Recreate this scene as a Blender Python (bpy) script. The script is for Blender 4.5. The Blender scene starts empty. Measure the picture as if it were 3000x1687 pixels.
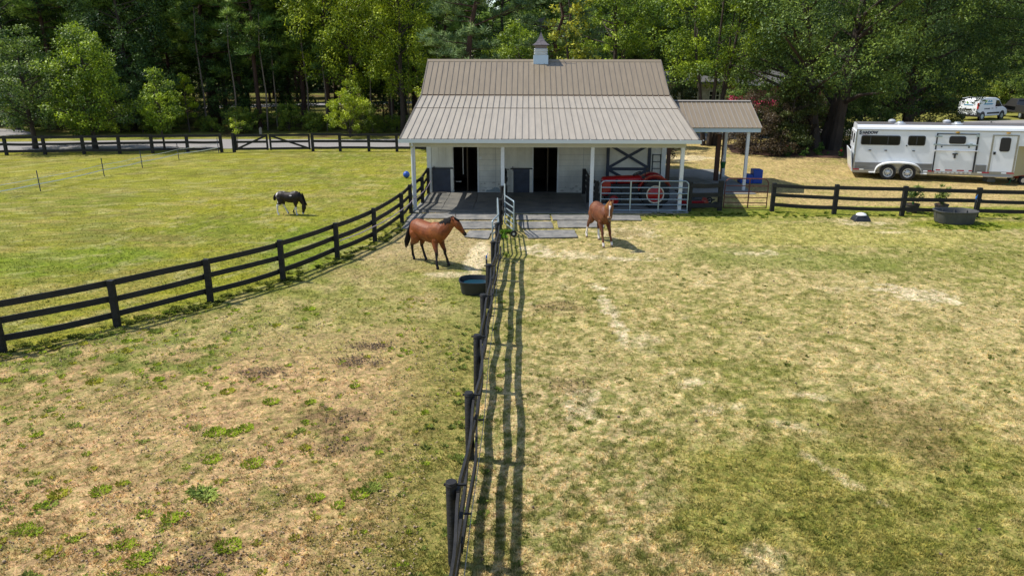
import bpy, bmesh, math, random
import numpy as np
from mathutils import Vector, Matrix

R = math.radians
S = bpy.context.scene
COL = S.collection
# ------------------------------------------------------------------ camera
CAM_Z = 5.9124
PITCH, YAW, ROLL = 0.3009, 0.0167, 0.0020
cd = bpy.data.cameras.new('camera')
cam = bpy.data.objects.new('camera', cd)
COL.objects.link(cam)
cd.sensor_width = 36.0
cd.lens = 2196.1 / 3000 * 36
cd.clip_start, cd.clip_end = 0.1, 2000
_fw = Vector((-math.sin(YAW) * math.cos(PITCH), math.cos(YAW) * math.cos(PITCH), -math.sin(PITCH)))
_rt = Vector((math.cos(YAW), math.sin(YAW), 0))
_up = _rt.cross(_fw)
_r2 = math.cos(ROLL) * _rt + math.sin(ROLL) * _up
_u2 = -math.sin(ROLL) * _rt + math.cos(ROLL) * _up
cam.matrix_world = Matrix(((_r2.x, _u2.x, -_fw.x, 0), (_r2.y, _u2.y, -_fw.y, 0), (_r2.z, _u2.z, -_fw.z, CAM_Z), (0, 0, 0, 1)))
S.camera = cam
# ------------------------------------------------------------------ world and sun
SUN_FROM = Vector((-0.71, 0.145, 1.0)).normalized()
SUN_EL = math.asin(SUN_FROM.z)
w = bpy.data.worlds.new('World'); S.world = w; w.use_nodes = True
nt = w.node_tree; nt.nodes.clear()
sky = nt.nodes.new('ShaderNodeTexSky'); sky.sky_type = 'NISHITA'; sky.sun_disc = False
sky.sun_elevation = SUN_EL; sky.sun_rotation = math.atan2(SUN_FROM.x, SUN_FROM.y)
sky.air_density = 1.0; sky.dust_density = 0.6
bg = nt.nodes.new('ShaderNodeBackground'); bg.inputs[1].default_value = 0.15
out = nt.nodes.new('ShaderNodeOutputWorld')
nt.links.new(sky.outputs[0], bg.inputs[0]); nt.links.new(bg.outputs[0], out.inputs[0])
sd = bpy.data.lights.new('sun', 'SUN'); sd.energy = 4.5; sd.angle = R(0.53); sd.color = (1.0, 0.955, 0.88)
sun = bpy.data.objects.new('sun', sd); COL.objects.link(sun)
sun.rotation_euler = SUN_FROM.to_track_quat('Z', 'Y').to_euler(); sun.location = (-30, 10, 60)
S.view_settings.view_transform = 'Standard'; S.view_settings.look = 'None'
S.view_settings.exposure = 0.30; S.view_settings.gamma = 1.0
S.render.engine = 'CYCLES'
S.cycles.max_bounces = 6; S.cycles.diffuse_bounces = 3; S.cycles.transmission_bounces = 4

# ------------------------------------------------------------------ materials
def mat(name, col, rough=0.7, metal=0.0, nscale=0, namt=0.0, bump=0.0, bscale=20, spec=0.4, attr=None, col2=None, stretch=None, trans=0.0, coat=0.0):
    """Principled surface; optional two-scale noise toward col2, colour attribute, bump and leaf translucency."""
    m = bpy.data.materials.new(name); m.use_nodes = True
    n = m.node_tree.nodes; l = m.node_tree.links
    b = n['Principled BSDF']; o = n['Material Output']
    b.inputs['Roughness'].default_value = rough; b.inputs['Metallic'].default_value = metal
    b.inputs['Specular IOR Level'].default_value = spec
    if coat: b.inputs['Coat Weight'].default_value = coat
    c = (*col, 1)
    b.inputs['Base Color'].default_value = c
    src = None
    if attr:
        a = n.new('ShaderNodeAttribute'); a.attribute_name = attr; src = a.outputs['Color']
    if nscale:
        tc = n.new('ShaderNodeTexCoord'); vec = tc.outputs['Object']
        if stretch:
            mp = n.new('ShaderNodeMapping'); mp.inputs['Scale'].default_value = stretch; l.new(vec, mp.inputs[0]); vec = mp.outputs[0]
        t = n.new('ShaderNodeTexNoise'); t.inputs['Scale'].default_value = nscale; t.inputs['Detail'].default_value = 8; t.inputs['Roughness'].default_value = 0.65
        l.new(vec, t.inputs['Vector'])
        rp = n.new('ShaderNodeMapRange'); rp.inputs[1].default_value = 0.35; rp.inputs[2].default_value = 0.65
        l.new(t.outputs['Fac'], rp.inputs[0])
        if src is None:
            mx = n.new('ShaderNodeMix'); mx.data_type = 'RGBA'
            c2 = col2 if col2 else tuple(x * (1 - namt) for x in col)
            mx.inputs[6].default_value = c; mx.inputs[7].default_value = (*c2, 1)
            l.new(rp.outputs[0], mx.inputs[0]); src = mx.outputs[2]
        else:
            m2 = n.new('ShaderNodeMapRange'); m2.inputs[3].default_value = 1 + namt; m2.inputs[4].default_value = 1 - namt
            l.new(rp.outputs[0], m2.inputs[0])
            vm = n.new('ShaderNodeVectorMath'); vm.operation = 'SCALE'
            l.new(src, vm.inputs[0]); l.new(m2.outputs[0], vm.inputs['Scale']); src = vm.outputs[0]
        if bump:
            bp = n.new('ShaderNodeBump'); bp.inputs['Strength'].default_value = bump; bp.inputs['Distance'].default_value = 0.02
            t2 = n.new('ShaderNodeTexNoise'); t2.inputs['Scale'].default_value = bscale; t2.inputs['Detail'].default_value = 6
            l.new(vec, t2.inputs['Vector']); l.new(t2.outputs['Fac'], bp.inputs['Height']); l.new(bp.outputs[0], b.inputs['Normal'])
    if src is not None: l.new(src, b.inputs['Base Color'])
    if trans:
        tr = n.new('ShaderNodeBsdfTranslucent'); ms = n.new('ShaderNodeMixShader'); ms.inputs[0].default_value = trans
        if src is not None: l.new(src, tr.inputs[0])
        else: tr.inputs[0].default_value = c
        l.new(b.outputs[0], ms.inputs[1]); l.new(tr.outputs[0], ms.inputs[2]); l.new(ms.outputs[0], o.inputs[0])
    return m

M = {}
M['white'] = mat('white_paint', (.72, .73, .72), .5, nscale=3, namt=.14)
M['wall'] = mat('wall_board', (.72, .70, .63), .75, nscale=1.6, namt=.25, bump=.15, bscale=8, stretch=(1, 1, .5))
M['cream'] = mat('cream_trim', (.55, .53, .43), .6, nscale=2, namt=.12)
M['navy'] = mat('navy_paint', (.045, .055, .085), .55, nscale=4, namt=.3)
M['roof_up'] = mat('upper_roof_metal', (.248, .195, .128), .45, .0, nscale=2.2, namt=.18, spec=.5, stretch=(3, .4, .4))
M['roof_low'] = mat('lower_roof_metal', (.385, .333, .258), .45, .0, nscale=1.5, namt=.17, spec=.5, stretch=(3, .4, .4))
M['rib_up'] = mat('upper_roof_rib', (.18, .15, .115), .5, nscale=3, namt=.3)  # ribs darker than their sheets: dirt and side shade put into the colour
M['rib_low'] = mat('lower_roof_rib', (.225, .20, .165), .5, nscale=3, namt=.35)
M['rust'] = mat('rust_stain', (.14, .07, .035), .8, nscale=6, namt=.4)
M['copper'] = mat('aged_copper', (.22, .19, .19), .45, .4, nscale=8, namt=.4)
M['concrete'] = mat('concrete', (.26, .255, .235), .9, nscale=1.3, namt=.3, bump=.2, bscale=40)
M['rubber'] = mat('rubber_mat', (.11, .11, .108), .8, nscale=2.4, namt=.0, col2=(.26, .245, .215), bump=.2, bscale=60)
M['porch_rubber'] = mat('porch_rubber', (.085, .085, .08), .7, nscale=1.5, col2=(.17, .16, .135), bump=.2, bscale=40)
M['black_wood'] = mat('black_fence_board', (.012, .012, .012), .6, nscale=3, col2=(.028, .026, .024), bump=.5, bscale=14, stretch=(1, 1, 4), spec=.3)
M['galv'] = mat('galvanised_tube', (.42, .50, .52), .38, .55, nscale=5, namt=.25)
M['redrust'] = mat('red_brown_tube', (.16, .045, .03), .6, nscale=6, namt=.35)
M['brown_post'] = mat('brown_timber', (.10, .045, .028), .75, nscale=3, namt=.4, stretch=(1, 1, .2))
M['plastic_black'] = mat('black_plastic', (.028, .031, .036), .45, nscale=4, namt=.3)
M['plastic_grey'] = mat('grey_plastic', (.085, .085, .08), .6, nscale=3, namt=.3)
M['water'] = mat('trough_water', (.012, .05, .075), .06, spec=.6)
M['blue'] = mat('blue_plastic', (.015, .07, .36), .35)
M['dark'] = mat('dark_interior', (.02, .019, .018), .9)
M['wood_in'] = mat('stall_boards', (.10, .075, .05), .8, nscale=3, namt=.4)
M['tyre'] = mat('tyre_rubber', (.02, .02, .021), .75, nscale=9, namt=.3)
M['red'] = mat('tractor_red', (.42, .008, .012), .32, coat=.3, nscale=2, namt=.25)
M['iron'] = mat('engine_grey', (.05, .055, .06), .55, .3, nscale=8, namt=.5)
M['rim_pale'] = mat('pale_rim', (.55, .52, .47), .4, .4)
M['steel'] = mat('bright_steel', (.60, .62, .64), .35, .45)
M['alu'] = mat('aluminium_skin', (.40, .39, .37), .35, .8, nscale=3, namt=.3, stretch=(.3, 1, 6))
M['trailer_white'] = mat('trailer_white', (.78, .81, .84), .28, nscale=1.2, namt=.07, coat=.3)
M['trailer_roof'] = mat('trailer_roof', (.15, .14, .14), .55, nscale=1.6, namt=.4, stretch=(.3, 1, 1))
M['beige'] = mat('beige_panel', (.36, .33, .20), .5)
M['glass'] = mat('dark_glass', (.010, .011, .010), .12, spec=.35)
M['black_trim'] = mat('black_trim', (.018, .017, .02), .4)
M['red_tape'] = mat('red_reflector', (.40, .01, .03), .35)
M['white_tape'] = mat('white_reflector', (.85, .85, .82), .35)
M['amber'] = mat('amber_lamp', (.40, .22, .02), .3)
M['lettering'] = mat('navy_lettering', (.012, .02, .05), .4)
M['van_white'] = mat('van_white', (.75, .77, .79), .3, coat=.4)
M['logo_blue'] = mat('logo_blue', (.03, .25, .42), .4)
M['logo_green'] = mat('logo_green', (.22, .45, .02), .4)
M['truck_grey'] = mat('truck_grey', (.06, .057, .058), .3, .4, coat=.3)
M['taillight'] = mat('taillight_red', (.55, .01, .01), .25)
M['bark'] = mat('bark', (.075, .055, .042), .9, nscale=5, namt=.5, bump=.6, bscale=12, stretch=(1, 1, .25))
M['pine_bark'] = mat('pine_bark', (.09, .048, .034), .9, nscale=5, namt=.5, bump=.6, bscale=12, stretch=(1, 1, .25))
M['pale_bark'] = mat('pale_bark', (.21, .16, .12), .9, nscale=5, namt=.4, stretch=(1, 1, .25))
M['leaf'] = mat('leaf', (.07, .11, .02), .55, attr='col', trans=.30, spec=.4)
M['needle'] = mat('needle', (.05, .09, .035), .6, attr='col', trans=.26, spec=.3)
M['grassblade'] = mat('grass_blade', (.12, .16, .04), .75, attr='col', trans=.42, spec=.12)
M['coat'] = mat('horse_coat', (.2, .06, .02), .50, attr='col', nscale=7, namt=.30, bump=.25, bscale=60, spec=.25)
M['hair_black'] = mat('black_hair', (.012, .010, .010), .75, spec=.12)
M['hair_red'] = mat('ginger_hair', (.36, .16, .035), .55, nscale=14, namt=.45)
M['hair_brown'] = mat('brown_hair', (.10, .04, .02), .55, nscale=10, namt=.4)
M['brick'] = mat('brick', (.20, .085, .07), .9, nscale=30, namt=.3)
M['stone'] = mat('stone_wall', (.40, .37, .32), .9, nscale=2.5, namt=.55, bump=.6, bscale=4)
M['shingle'] = mat('grey_shingle', (.10, .095, .085), .9, nscale=4, namt=.25)
M['gravel'] = mat('gravel', (.30, .285, .27), .95, nscale=9, col2=(.22, .20, .185), bump=.5, bscale=30)
M['mulch'] = mat('mulch', (.13, .065, .038), .95, nscale=6, namt=.5, bump=.6, bscale=15)
M['soil'] = mat('clod', (.20, .15, .10), .95, attr='col', nscale=20, namt=.15)
M['petal_pink'] = mat('pink_petal', (.62, .06, .15), .6)
M['petal_red'] = mat('red_petal', (.55, .03, .02), .6)
M['tape'] = mat('white_tape_strand', (.85, .85, .80), .6)
M['insul'] = mat('insulator_blue', (.03, .09, .2), .5)
M['pot'] = mat('plant_pot', (.05, .045, .042), .7)
M['green_plastic'] = mat('green_plastic', (.01, .12, .03), .4)
M['wood_pole'] = mat('grey_pole', (.30, .28, .25), .8, nscale=4, namt=.3)
# roof, brick detail
def brickify(m, scale, c1, c2, mortar):
    n = m.node_tree.nodes; l = m.node_tree.links
    tc = n.new('ShaderNodeTexCoord'); mp = n.new('ShaderNodeMapping'); mp.inputs['Rotation'].default_value = (R(90), 0, 0)
    b = n.new('ShaderNodeTexBrick'); b.inputs['Scale'].default_value = scale
    b.inputs['Color1'].default_value = (*c1, 1); b.inputs['Color2'].default_value = (*c2, 1); b.inputs['Mortar'].default_value = (*mortar, 1)
    l.new(tc.outputs['Object'], mp.inputs[0]); l.new(mp.outputs[0], b.inputs['Vector']); l.new(b.outputs['Color'], n['Principled BSDF'].inputs['Base Color'])
brickify(M['brick'], 4, (.22, .085, .07), (.15, .06, .055), (.34, .28, .26))

# ------------------------------------------------------------------ object helpers
def link(o): COL.objects.link(o); return o
def tag(o, label=None, cat=None, group=None, kind=None):
    if label: o['label'] = label
    if cat: o['category'] = cat
    if group: o['group'] = group
    if kind: o['kind'] = kind
    return o
def empty(name, loc, label, cat, group=None, rz=0):
    o = bpy.data.objects.new(name, None); link(o); o.location = loc; o.rotation_euler = (0, 0, rz); o.empty_display_size = .2
    return tag(o, label, cat, group)
def copy_tree(o, parent=None):
    c = o.copy(); COL.objects.link(c); c.parent = parent
    for ch in o.children: copy_tree(ch, c)
    return c

class MB:
    """collects shapes into one mesh"""
    def __init__(s): s.v = []; s.f = []
    def add(s, v, f):
        k = len(s.v); s.v += [tuple(p) for p in v]; s.f += [tuple(i + k for i in q) for q in f]; return s
    def box(s, x0, x1, y0, y1, z0, z1):
        v = [(x, y, z) for z in (z0, z1) for y in (y0, y1) for x in (x0, x1)]
        return s.add(v, [(0, 2, 3, 1), (4, 5, 7, 6), (0, 1, 5, 4), (2, 6, 7, 3), (0, 4, 6, 2), (1, 3, 7, 5)])
    def beam(s, p, q, wd, ht, up=(0, 0, 1)):
        p = Vector(p); q = Vector(q); d = (q - p).normalized(); u = Vector(up)
        if abs(d.dot(u)) > .99: u = Vector((0, 1, 0))
        r = d.cross(u).normalized(); u = r.cross(d)
        v = [c + r * a * wd / 2 + u * b * ht / 2 for c in (p, q) for a, b in ((-1, -1), (1, -1), (1, 1), (-1, 1))]
        return s.add(v, [(0, 1, 2, 3), (7, 6, 5, 4), (0, 4, 5, 1), (1, 5, 6, 2), (2, 6, 7, 3), (3, 7, 4, 0)])
    def ribbon(s, pts, wd, ht):
        """board following a polyline, wd sideways (thin), ht vertical"""
        n = len(pts); vs = []
        for i, p in enumerate(pts):
            p = Vector(p); a = Vector(pts[max(i - 1, 0)]); b = Vector(pts[min(i + 1, n - 1)])
            d = b - a; r = Vector((d.y, -d.x, 0)).normalized(); u = Vector((0, 0, 1))
            vs += [p - r * wd / 2 - u * ht / 2, p + r * wd / 2 - u * ht / 2, p + r * wd / 2 + u * ht / 2, p - r * wd / 2 + u * ht / 2]
        f = [(0, 3, 2, 1), tuple(4 * (n - 1) + i for i in range(4))]
        for i in range(n - 1):
            for j in range(4):
                a = 4 * i + j; b = 4 * i + (j + 1) % 4; f.append((a, b, b + 4, a + 4))
        return s.add(vs, f)
    def loft(s, pts, rads, seg=12, up=(0, 0, 1), cap=True, closed=False):
        """pts list of centres; rads list of (side, up) radii"""
        n = len(pts); vs = []; P = [Vector(p) for p in pts]; pr = None
        for i, p in enumerate(P):
            if closed: d = (P[(i + 1) % n] - P[i - 1])
            else: d = P[min(i + 1, n - 1)] - P[max(i - 1, 0)]
            d.normalize(); u = Vector(up)
            if abs(d.dot(u)) > .97: u = pr if pr else Vector((1, 0, 0)) if abs(d.x) < .9 else Vector((0, 1, 0))
            r = d.cross(u).normalized(); u = r.cross(d).normalized(); pr = u
            a, b = rads[i] if isinstance(rads[i], (tuple, list)) else (rads[i], rads[i])
            for k in range(seg):
                t = 2 * math.pi * k / seg; vs.append(p + r * math.cos(t) * a + u * math.sin(t) * b)
        f = []
        for i in range(n if closed else n - 1):
            for k in range(seg):
                a = i * seg + k; b = i * seg + (k + 1) % seg; c = ((i + 1) % n) * seg
                f.append((a, b, c + (k + 1) % seg, c + k))
        if cap and not closed: f += [tuple(range(seg))[::-1], tuple((n - 1) * seg + k for k in range(seg))]
        return s.add(vs, f)
    def tube(s, pts, r, seg=8, closed=False): return s.loft(pts, [r] * len(pts), seg, closed=closed)
    def lathe(s, c, prof, seg=24, axis='z'):
        vs = []; c = Vector(c); n = len(prof)
        for r, h in prof:
            for k in range(seg):
                t = 2 * math.pi * k / seg; a, b = r * math.cos(t), r * math.sin(t)
                vs.append(c + (Vector((a, b, h)) if axis == 'z' else Vector((a, h, b)) if axis == 'y' else Vector((h, a, b))))
        f = []
        for i in range(n - 1):
            for k in range(seg):
                f.append((i * seg + k, i * seg + (k + 1) % seg, (i + 1) * seg + (k + 1) % seg, (i + 1) * seg + k))
        f += [tuple(range(seg))[::-1], tuple((n - 1) * seg + k for k in range(seg))]
        return s.add(vs, f)
    def prism(s, poly, z0, z1):
        n = len(poly); v = [(x, y, z0) for x, y in poly] + [(x, y, z1) for x, y in poly]
        return s.add(v, [tuple(range(n))[::-1], tuple(range(n, 2 * n))] + [(i, (i + 1) % n, (i + 1) % n + n, i + n) for i in range(n)])
    def extr(s, poly, y0, y1):
        """poly in x,z extruded along y"""
        n = len(poly); v = [(x, y0, z) for x, z in poly] + [(x, y1, z) for x, z in poly]
        return s.add(v, [tuple(range(n)), tuple(range(n, 2 * n))[::-1]] + [(i, i + n, (i + 1) % n + n, (i + 1) % n) for i in range(n)])
    def extx(s, poly, x0, x1):
        """poly in y,z extruded along x"""
        n = len(poly); v = [(x0, y, z) for y, z in poly] + [(x1, y, z) for y, z in poly]
        return s.add(v, [tuple(range(n))[::-1], tuple(range(n, 2 * n))] + [(i, (i + 1) % n, (i + 1) % n + n, i + n) for i in range(n)])
    def build(s, name, m, parent=None, smooth=False, bevel=0, loc=None, mods=True, world=False):
        """world=True: the shapes are in world coordinates; shift them to the parent's origin"""
        me = bpy.data.meshes.new(name); off = Vector((0, 0, 0))
        if world and parent is not None: off = parent.location if parent.parent is None else parent.parent.location
        elif loc is not None and parent is None: off = Vector(loc)
        me.from_pydata([tuple(Vector(p) - off) for p in s.v], [], s.f); me.update()
        bm = bmesh.new(); bm.from_mesh(me); bmesh.ops.recalc_face_normals(bm, faces=bm.faces); bm.to_mesh(me); bm.free()
        if smooth: me.shade_smooth(); me.set_sharp_from_angle(angle=R(38))
        o = bpy.data.objects.new(name, me); link(o); me.materials.append(m)
        if parent is not None: o.parent = parent
        if loc is not None and parent is None: o.location = loc
        if bevel:
            b = o.modifiers.new('b', 'BEVEL'); b.width = bevel; b.segments = 2; b.limit_method = 'ANGLE'
        return o

def npmesh(name, V, F, m, parent=None, col=None, smooth=False):
    """V (n,3) F (k,c) arrays; col per vertex (n,3)"""
    me = bpy.data.meshes.new(name); V = np.ascontiguousarray(V, np.float32); F = np.ascontiguousarray(F, np.int32)
    k, c = F.shape
    me.vertices.add(len(V)); me.vertices.foreach_set('co', V.ravel())
    me.loops.add(k * c); me.loops.foreach_set('vertex_index', F.ravel())
    me.polygons.add(k); me.polygons.foreach_set('loop_start', np.arange(0, k * c, c, dtype=np.int32))
    if smooth: me.polygons.foreach_set('use_smooth', np.ones(k, bool))
    me.update(calc_edges=True)
    if col is not None:
        a = me.color_attributes.new('col', 'FLOAT_COLOR', 'POINT')
        cc = np.ones((len(V), 4), np.float32); cc[:, :3] = col; a.data.foreach_set('color', cc.ravel())
    me.materials.append(m)
    o = bpy.data.objects.new(name, me); link(o)
    if parent is not None: o.parent = parent
    return o

# ------------------------------------------------------------------ numpy noise
def vnoise(x, y, sc, seed):
    r = np.random.RandomState(seed); g = r.rand(256, 256); x = x / sc + 1000.3; y = y / sc + 1000.7
    xi = np.floor(x).astype(int); yi = np.floor(y).astype(int); fx = x - xi; fy = y - yi
    fx = fx * fx * (3 - 2 * fx); fy = fy * fy * (3 - 2 * fy)
    a = g[xi % 256, yi % 256]; b = g[(xi + 1) % 256, yi % 256]; c = g[xi % 256, (yi + 1) % 256]; d = g[(xi + 1) % 256, (yi + 1) % 256]
    return a * (1 - fx) * (1 - fy) + b * fx * (1 - fy) + c * (1 - fx) * fy + d * fx * fy
def fbm(x, y, sc, seed, octv=4):
    s = 0; amp = 1; t = 0
    for i in range(octv):
        s = s + amp * vnoise(x, y, sc / 2 ** i, seed + i); t += amp; amp *= .55
    return s / t
def sstep(a, b, x): t = np.clip((x - a) / (b - a), 0, 1); return t * t * (3 - 2 * t)
def ell(x, y, cx, cy, rx, ry, ang=0, nz=.35, seed=5, nsc=.6):
    c, s = math.cos(R(ang)), math.sin(R(ang)); dx, dy = x - cx, y - cy
    u = (dx * c + dy * s) / rx; v = (-dx * s + dy * c) / ry
    return 1 - sstep(.7, 1.15, np.sqrt(u * u + v * v) + nz * 2 * (fbm(x, y, nsc, seed) - .5))

# ------------------------------------------------------------------ fence lines (also used for ground zones)
LEFT_FENCE = [(-12.4, 12.7), (-10.84, 14.33), (-9.26, 15.91), (-7.86, 17.73), (-6.61, 19.61), (-5.68, 21.96), (-4.96, 24.17), (-4.52, 27.1), (-4.45, 28.9), (-4.25, 30.85), (-4.31, 33.25)]
_lf = sorted(LEFT_FENCE, key=lambda p: p[1])
def fence_x(y): return np.interp(y, [p[1] for p in _lf], [p[0] for p in _lf])

def C3(c, n): return np.tile(np.array(c, float), (n, 1))
def zone(x, y):
    """natural ground colour of the paddocks at world points"""
    n = len(x); big = fbm(x, y, 5, 11); mid = fbm(x, y, 1.6, 21); sm = fbm(x, y, .45, 31); fine = fbm(x, y, .16, 41, 3)
    big2 = fbm(x, y, 7, 71); strk = fbm(x * .5, y * 1.6, 1.1, 81)
    straw = C3((.46, .375, .215), n); olive = C3((.225, .232, .066), n); tan = C3((.46, .355, .20), n); green = C3((.15, .19, .030), n)
    sand = C3((.62, .53, .42), n); ygreen = C3((.27, .265, .035), n); brown = C3((.22, .16, .09), n)
    def mx(a, b, t): return a * (1 - t[:, None]) + b * t[:, None]
    left = (x < fence_x(y)) | ((y > 33.4) & (x < -4.2))
    # right paddock
    t = np.clip(.50 + (big - .5) * 1.1 + (mid - .5) * .45 + (sm - .5) * .45 + (fine - .5) * 1.9, 0, 1)
    c = mx(olive, straw, t)
    c = mx(c, sand, np.clip((sm - .66) * 5, 0, .7) * np.clip((mid - .48) * 4, 0, .6))
    c = mx(c, green, np.clip((.35 - mid) * 5, 0, .2))
    f3 = fbm(x, y, .10, 63, 2); c = mx(c, mx(C3((.54, .43, .28), n), C3((.20, .205, .07), n), np.clip((f3 - .5) * 5 + .42 + (sm - .5) * 2, 0, 1)), (1 - sstep(1.6, 3.4, x + (mid - .5) * 3)) * (1 - sstep(12.5, 16.5, y + (mid - .5) * 4)) * .75)
    lush = np.maximum(ell(x, y, 3.6, 9.2, 1.9, 1.9, 20, .5, 51, 1.3), ell(x, y, 6.4, 9.6, 2.6, 2.4, 0, .6, 53, 1.5) * .8)
    c = mx(c, mx(C3((.215, .235, .045), n), C3((.28, .25, .075), n), sm), lush * .75)
    c = mx(c, brown, ell(x, y, 6.4, 11.3, 1.1, 1.3, 0, .6, 55, .9) * .5)
    c = mx(c, C3((.17, .21, .045), n), ell(x, y, 7.8, 22.2, 3.8, 1.3, -8, .6, 57, 1.2) * .55)
    c = mx(c, C3((.40, .37, .12), n), ell(x, y, 10, 25.5, 6, 1.8, 0, .5, 58, 1.4) * .5)
    for (cx, cy, rx, ry, an, k) in ((10.4, 18.7, .95, .5, -38, .9), (10.0, 19.2, .5, .4, 0, .8), (2.13, 17.3, .17, 1.55, 2, .95), (1.92, 19.3, .12, .35, 10, .7),
                                    (3.1, 22.2, .75, .2, 0, .85), (.35, 23.2, .35, .6, 10, .85), (1.5, 22.6, .9, .45, 0, .6), (1.05, 12.1, .28, .6, 5, .75), (8.4, 19.2, .5, .2, -8, .25),
                                    (7.4, 23.0, .8, .2, 0, .6), (3.2, 13.1, .25, .2, 30, .6), (3.3, 12.0, .5, .14, 20, .5), (3.0, 7.9, .2, .3, 0, .6), (4.5, 11.4, .4, .12, -30, .5), (12.5, 27.6, .7, .42, 0, .7), (2.5, 15.2, .35, .5, -30, .4),
                                    (3.6, 25.6, .9, .55, 0, .65), (13.0, 26.0, .6, .12, 0, .5), (4.7, 9.8, .08, .7, 25, .5), (5.2, 12.6, .5, .12, -25, .5)):
        c = mx(c, sand, ell(x, y, cx, cy, rx * 1.15, ry * 1.15, an, 1.1, 60 + int(cx * 7) % 30, .28) * k * (.55 + .6 * (fine > .47)))
    for (cx, cy, rx, ry, k) in ((.85, 17.5, .7, .45, .6), (.6, 20.8, .5, .22, .5), (.95, 12.9, .45, .4, .5)):
        c = mx(c, brown, ell(x, y, cx, cy, rx, ry, 0, .8, 90, .3) * k)
    # green strip under the right fence and round the tank
    strip = (sstep(28.3, 28.9, y + (mid - .5)) * (1 - sstep(30.2, 31.6, y))) * (x > 6)
    strip = np.maximum(strip, ell(x, y, 16.5, 27.3, 2.8, .9, 0, .5, 93, .8)); strip = np.maximum(strip, ell(x, y, 7.3, 28.2, 3.6, .7, 0, .4, 95, .8) * .8)
    c = mx(c, mx(C3((.13, .20, .02), n), ygreen, sm), strip * .85)
    # yard beyond the right fence
    yard = (y > 30.8) & (x > 4)
    cy_ = mx(mx(C3((.47, .36, .20), n), olive, np.clip(.12 + (mid - .5) * 1.6 + (fine - .5) * 1.6, 0, 1)), sand, ell(x, y, 9.6, 46.0, 2.4, 1.6, 0, .9, 97, .8) * .8)
    c[yard] = cy_[yard]
    # left paddock
    dn = sstep(13.2, 17.5, y + (big - .5) * 4)
    f1 = fbm(x, y, .11, 67, 2); near = mx(tan, C3((.53, .41, .235), n), np.clip((sm - .4) * 3, 0, 1))
    near = mx(near, C3((.36, .26, .17), n), np.clip((fine - .5) * 3.4, 0, .8))
    near = mx(near, C3((.20, .195, .065), n), np.clip((mid - .53) * 4.2 + (sm - .5) * 2.6 + (f1 - .5) * 2, 0, .62))
    near = mx(near, C3((.30, .20, .13), n), np.clip((f1 - .53) * 5, 0, .6))
    near = mx(near, C3((.155, .21, .045), n), np.clip((fine - .56) * 5, 0, .5) * np.clip((mid - .42) * 5, 0, 1))
    far = mx(mx(olive, straw, np.clip(.45 + (mid - .5) * 1.6 + (sm - .5) * 1.6, 0, 1)), C3((.33, .26, .14), n), np.clip((strk - .5) * 3, 0, .7))
    p = mx(near, far, dn)
    p = mx(p, green, (1 - sstep(.2, 1.9, np.abs(x + .95) + (mid - .5) * 1.4)) * .65)
    d0 = fence_x(y); p = mx(p, mx(green, C3((.20, .18, .07), n), sm), (1 - sstep(.1, 1.1, np.abs(x - d0) + (mid - .5) * 1.0)) * .75)
    p = mx(p, straw * 1.05, np.exp(-((x + 8.1 - (y - 11.8) * .22 + (sm - .5) * .5) / .28) ** 2) * ((y < 17.5) & (y > 6)) * .6)
    wd = sstep(12.3, 13.3, y) * (1 - sstep(15.4, 16.4, y)) * (1 - sstep(-6.6, -5.6, x))
    p = mx(p, C3((.15, .205, .04), n), wd * np.clip((sm - .42) * 5, 0, .8))
    st = sstep(20.2, 22.5, y + (mid - .5) * 2) * sstep(-4.9, -3.6, x - (27 - y) * -.12)
    p = mx(p, mx(C3((.47, .37, .25), n), C3((.33, .26, .15), n), np.clip((fine - .42) * 4, 0, 1)), st * .8)
    p = mx(p, sand * 1.08, ell(x, y, -1.42, 22.4, .36, 1.9, -2, .4, 99, .4) * .95)
    p = mx(p, sand, ell(x, y, -2.0, 20.3, .9, .3, 0, .6, 101, .4) * .7)
    for (cx, cy, rx, ry) in ((-3.2, 14.8, .45, .25), (-3.4, 14.0, .5, .35), (-5.1, 13.4, .4, .3), (-3.9, 7.7, .4, .4), (-3.1, 11.5, .6, .4), (-2.9, 10.6, .5, .35)):
        p = mx(p, C3((.20, .14, .09), n), ell(x, y, cx, cy, rx, ry, 0, 1.2, 103, .2) * .75)
    p = p * (np.array([1.045, .985, 1.0]) * (1 - dn)[:, None] + dn[:, None])
    pl = (~left) & (x < -.85) & (y < 33); c[pl] = p[pl]
    # left pasture
    l = mx(mx(ygreen, olive, np.clip(.45 + (mid - .5) * 2, 0, 1)), C3((.165, .205, .03), n), np.clip(.12 + (big - .5) * 2.2, 0, .7))
    l = mx(l, C3((.35, .29, .12), n), np.clip((strk - .49) * 3.8 + (sm - .5) * 1.6, 0, .8))
    l = mx(l, C3((.15, .225, .02), n), np.maximum(ell(x, y, -6.9, 23, 1.6, 4, 18, .5, 105, 1.2), ell(x, y, -14, 21.5, 3, 1.8, 20, .5, 107, 1.2)) * .65)
    l = mx(l, C3((.29, .25, .085), n), ell(x, y, -12, 17.8, 4, 1.3, 50, .5, 109, 1.2) * .6)
    l = mx(l, C3((.30, .29, .05), n), np.clip((big2 - .5) * 4, 0, .6)); l = mx(l, C3((.24, .18, .085), n), np.clip((.42 - strk) * 5, 0, .55) * np.clip((mid - .4) * 4, 0, 1))
    l = mx(l, C3((.36, .34, .20), n), np.clip((sm - .6) * 5, 0, .6))
    l = l * np.array([.93, .955, .80]); c[left] = l[left]
    # verge and wood floor
    ff = (y > 56.5) & (x < 8)
    fl = mx(mx(C3((.13, .15, .04), n), C3((.12, .08, .045), n), np.clip(.5 + (mid - .5) * 3, 0, 1)), C3((.22, .22, .06), n), np.clip((big - .52) * 5, 0, .8))
    c[ff] = fl[ff]
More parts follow.
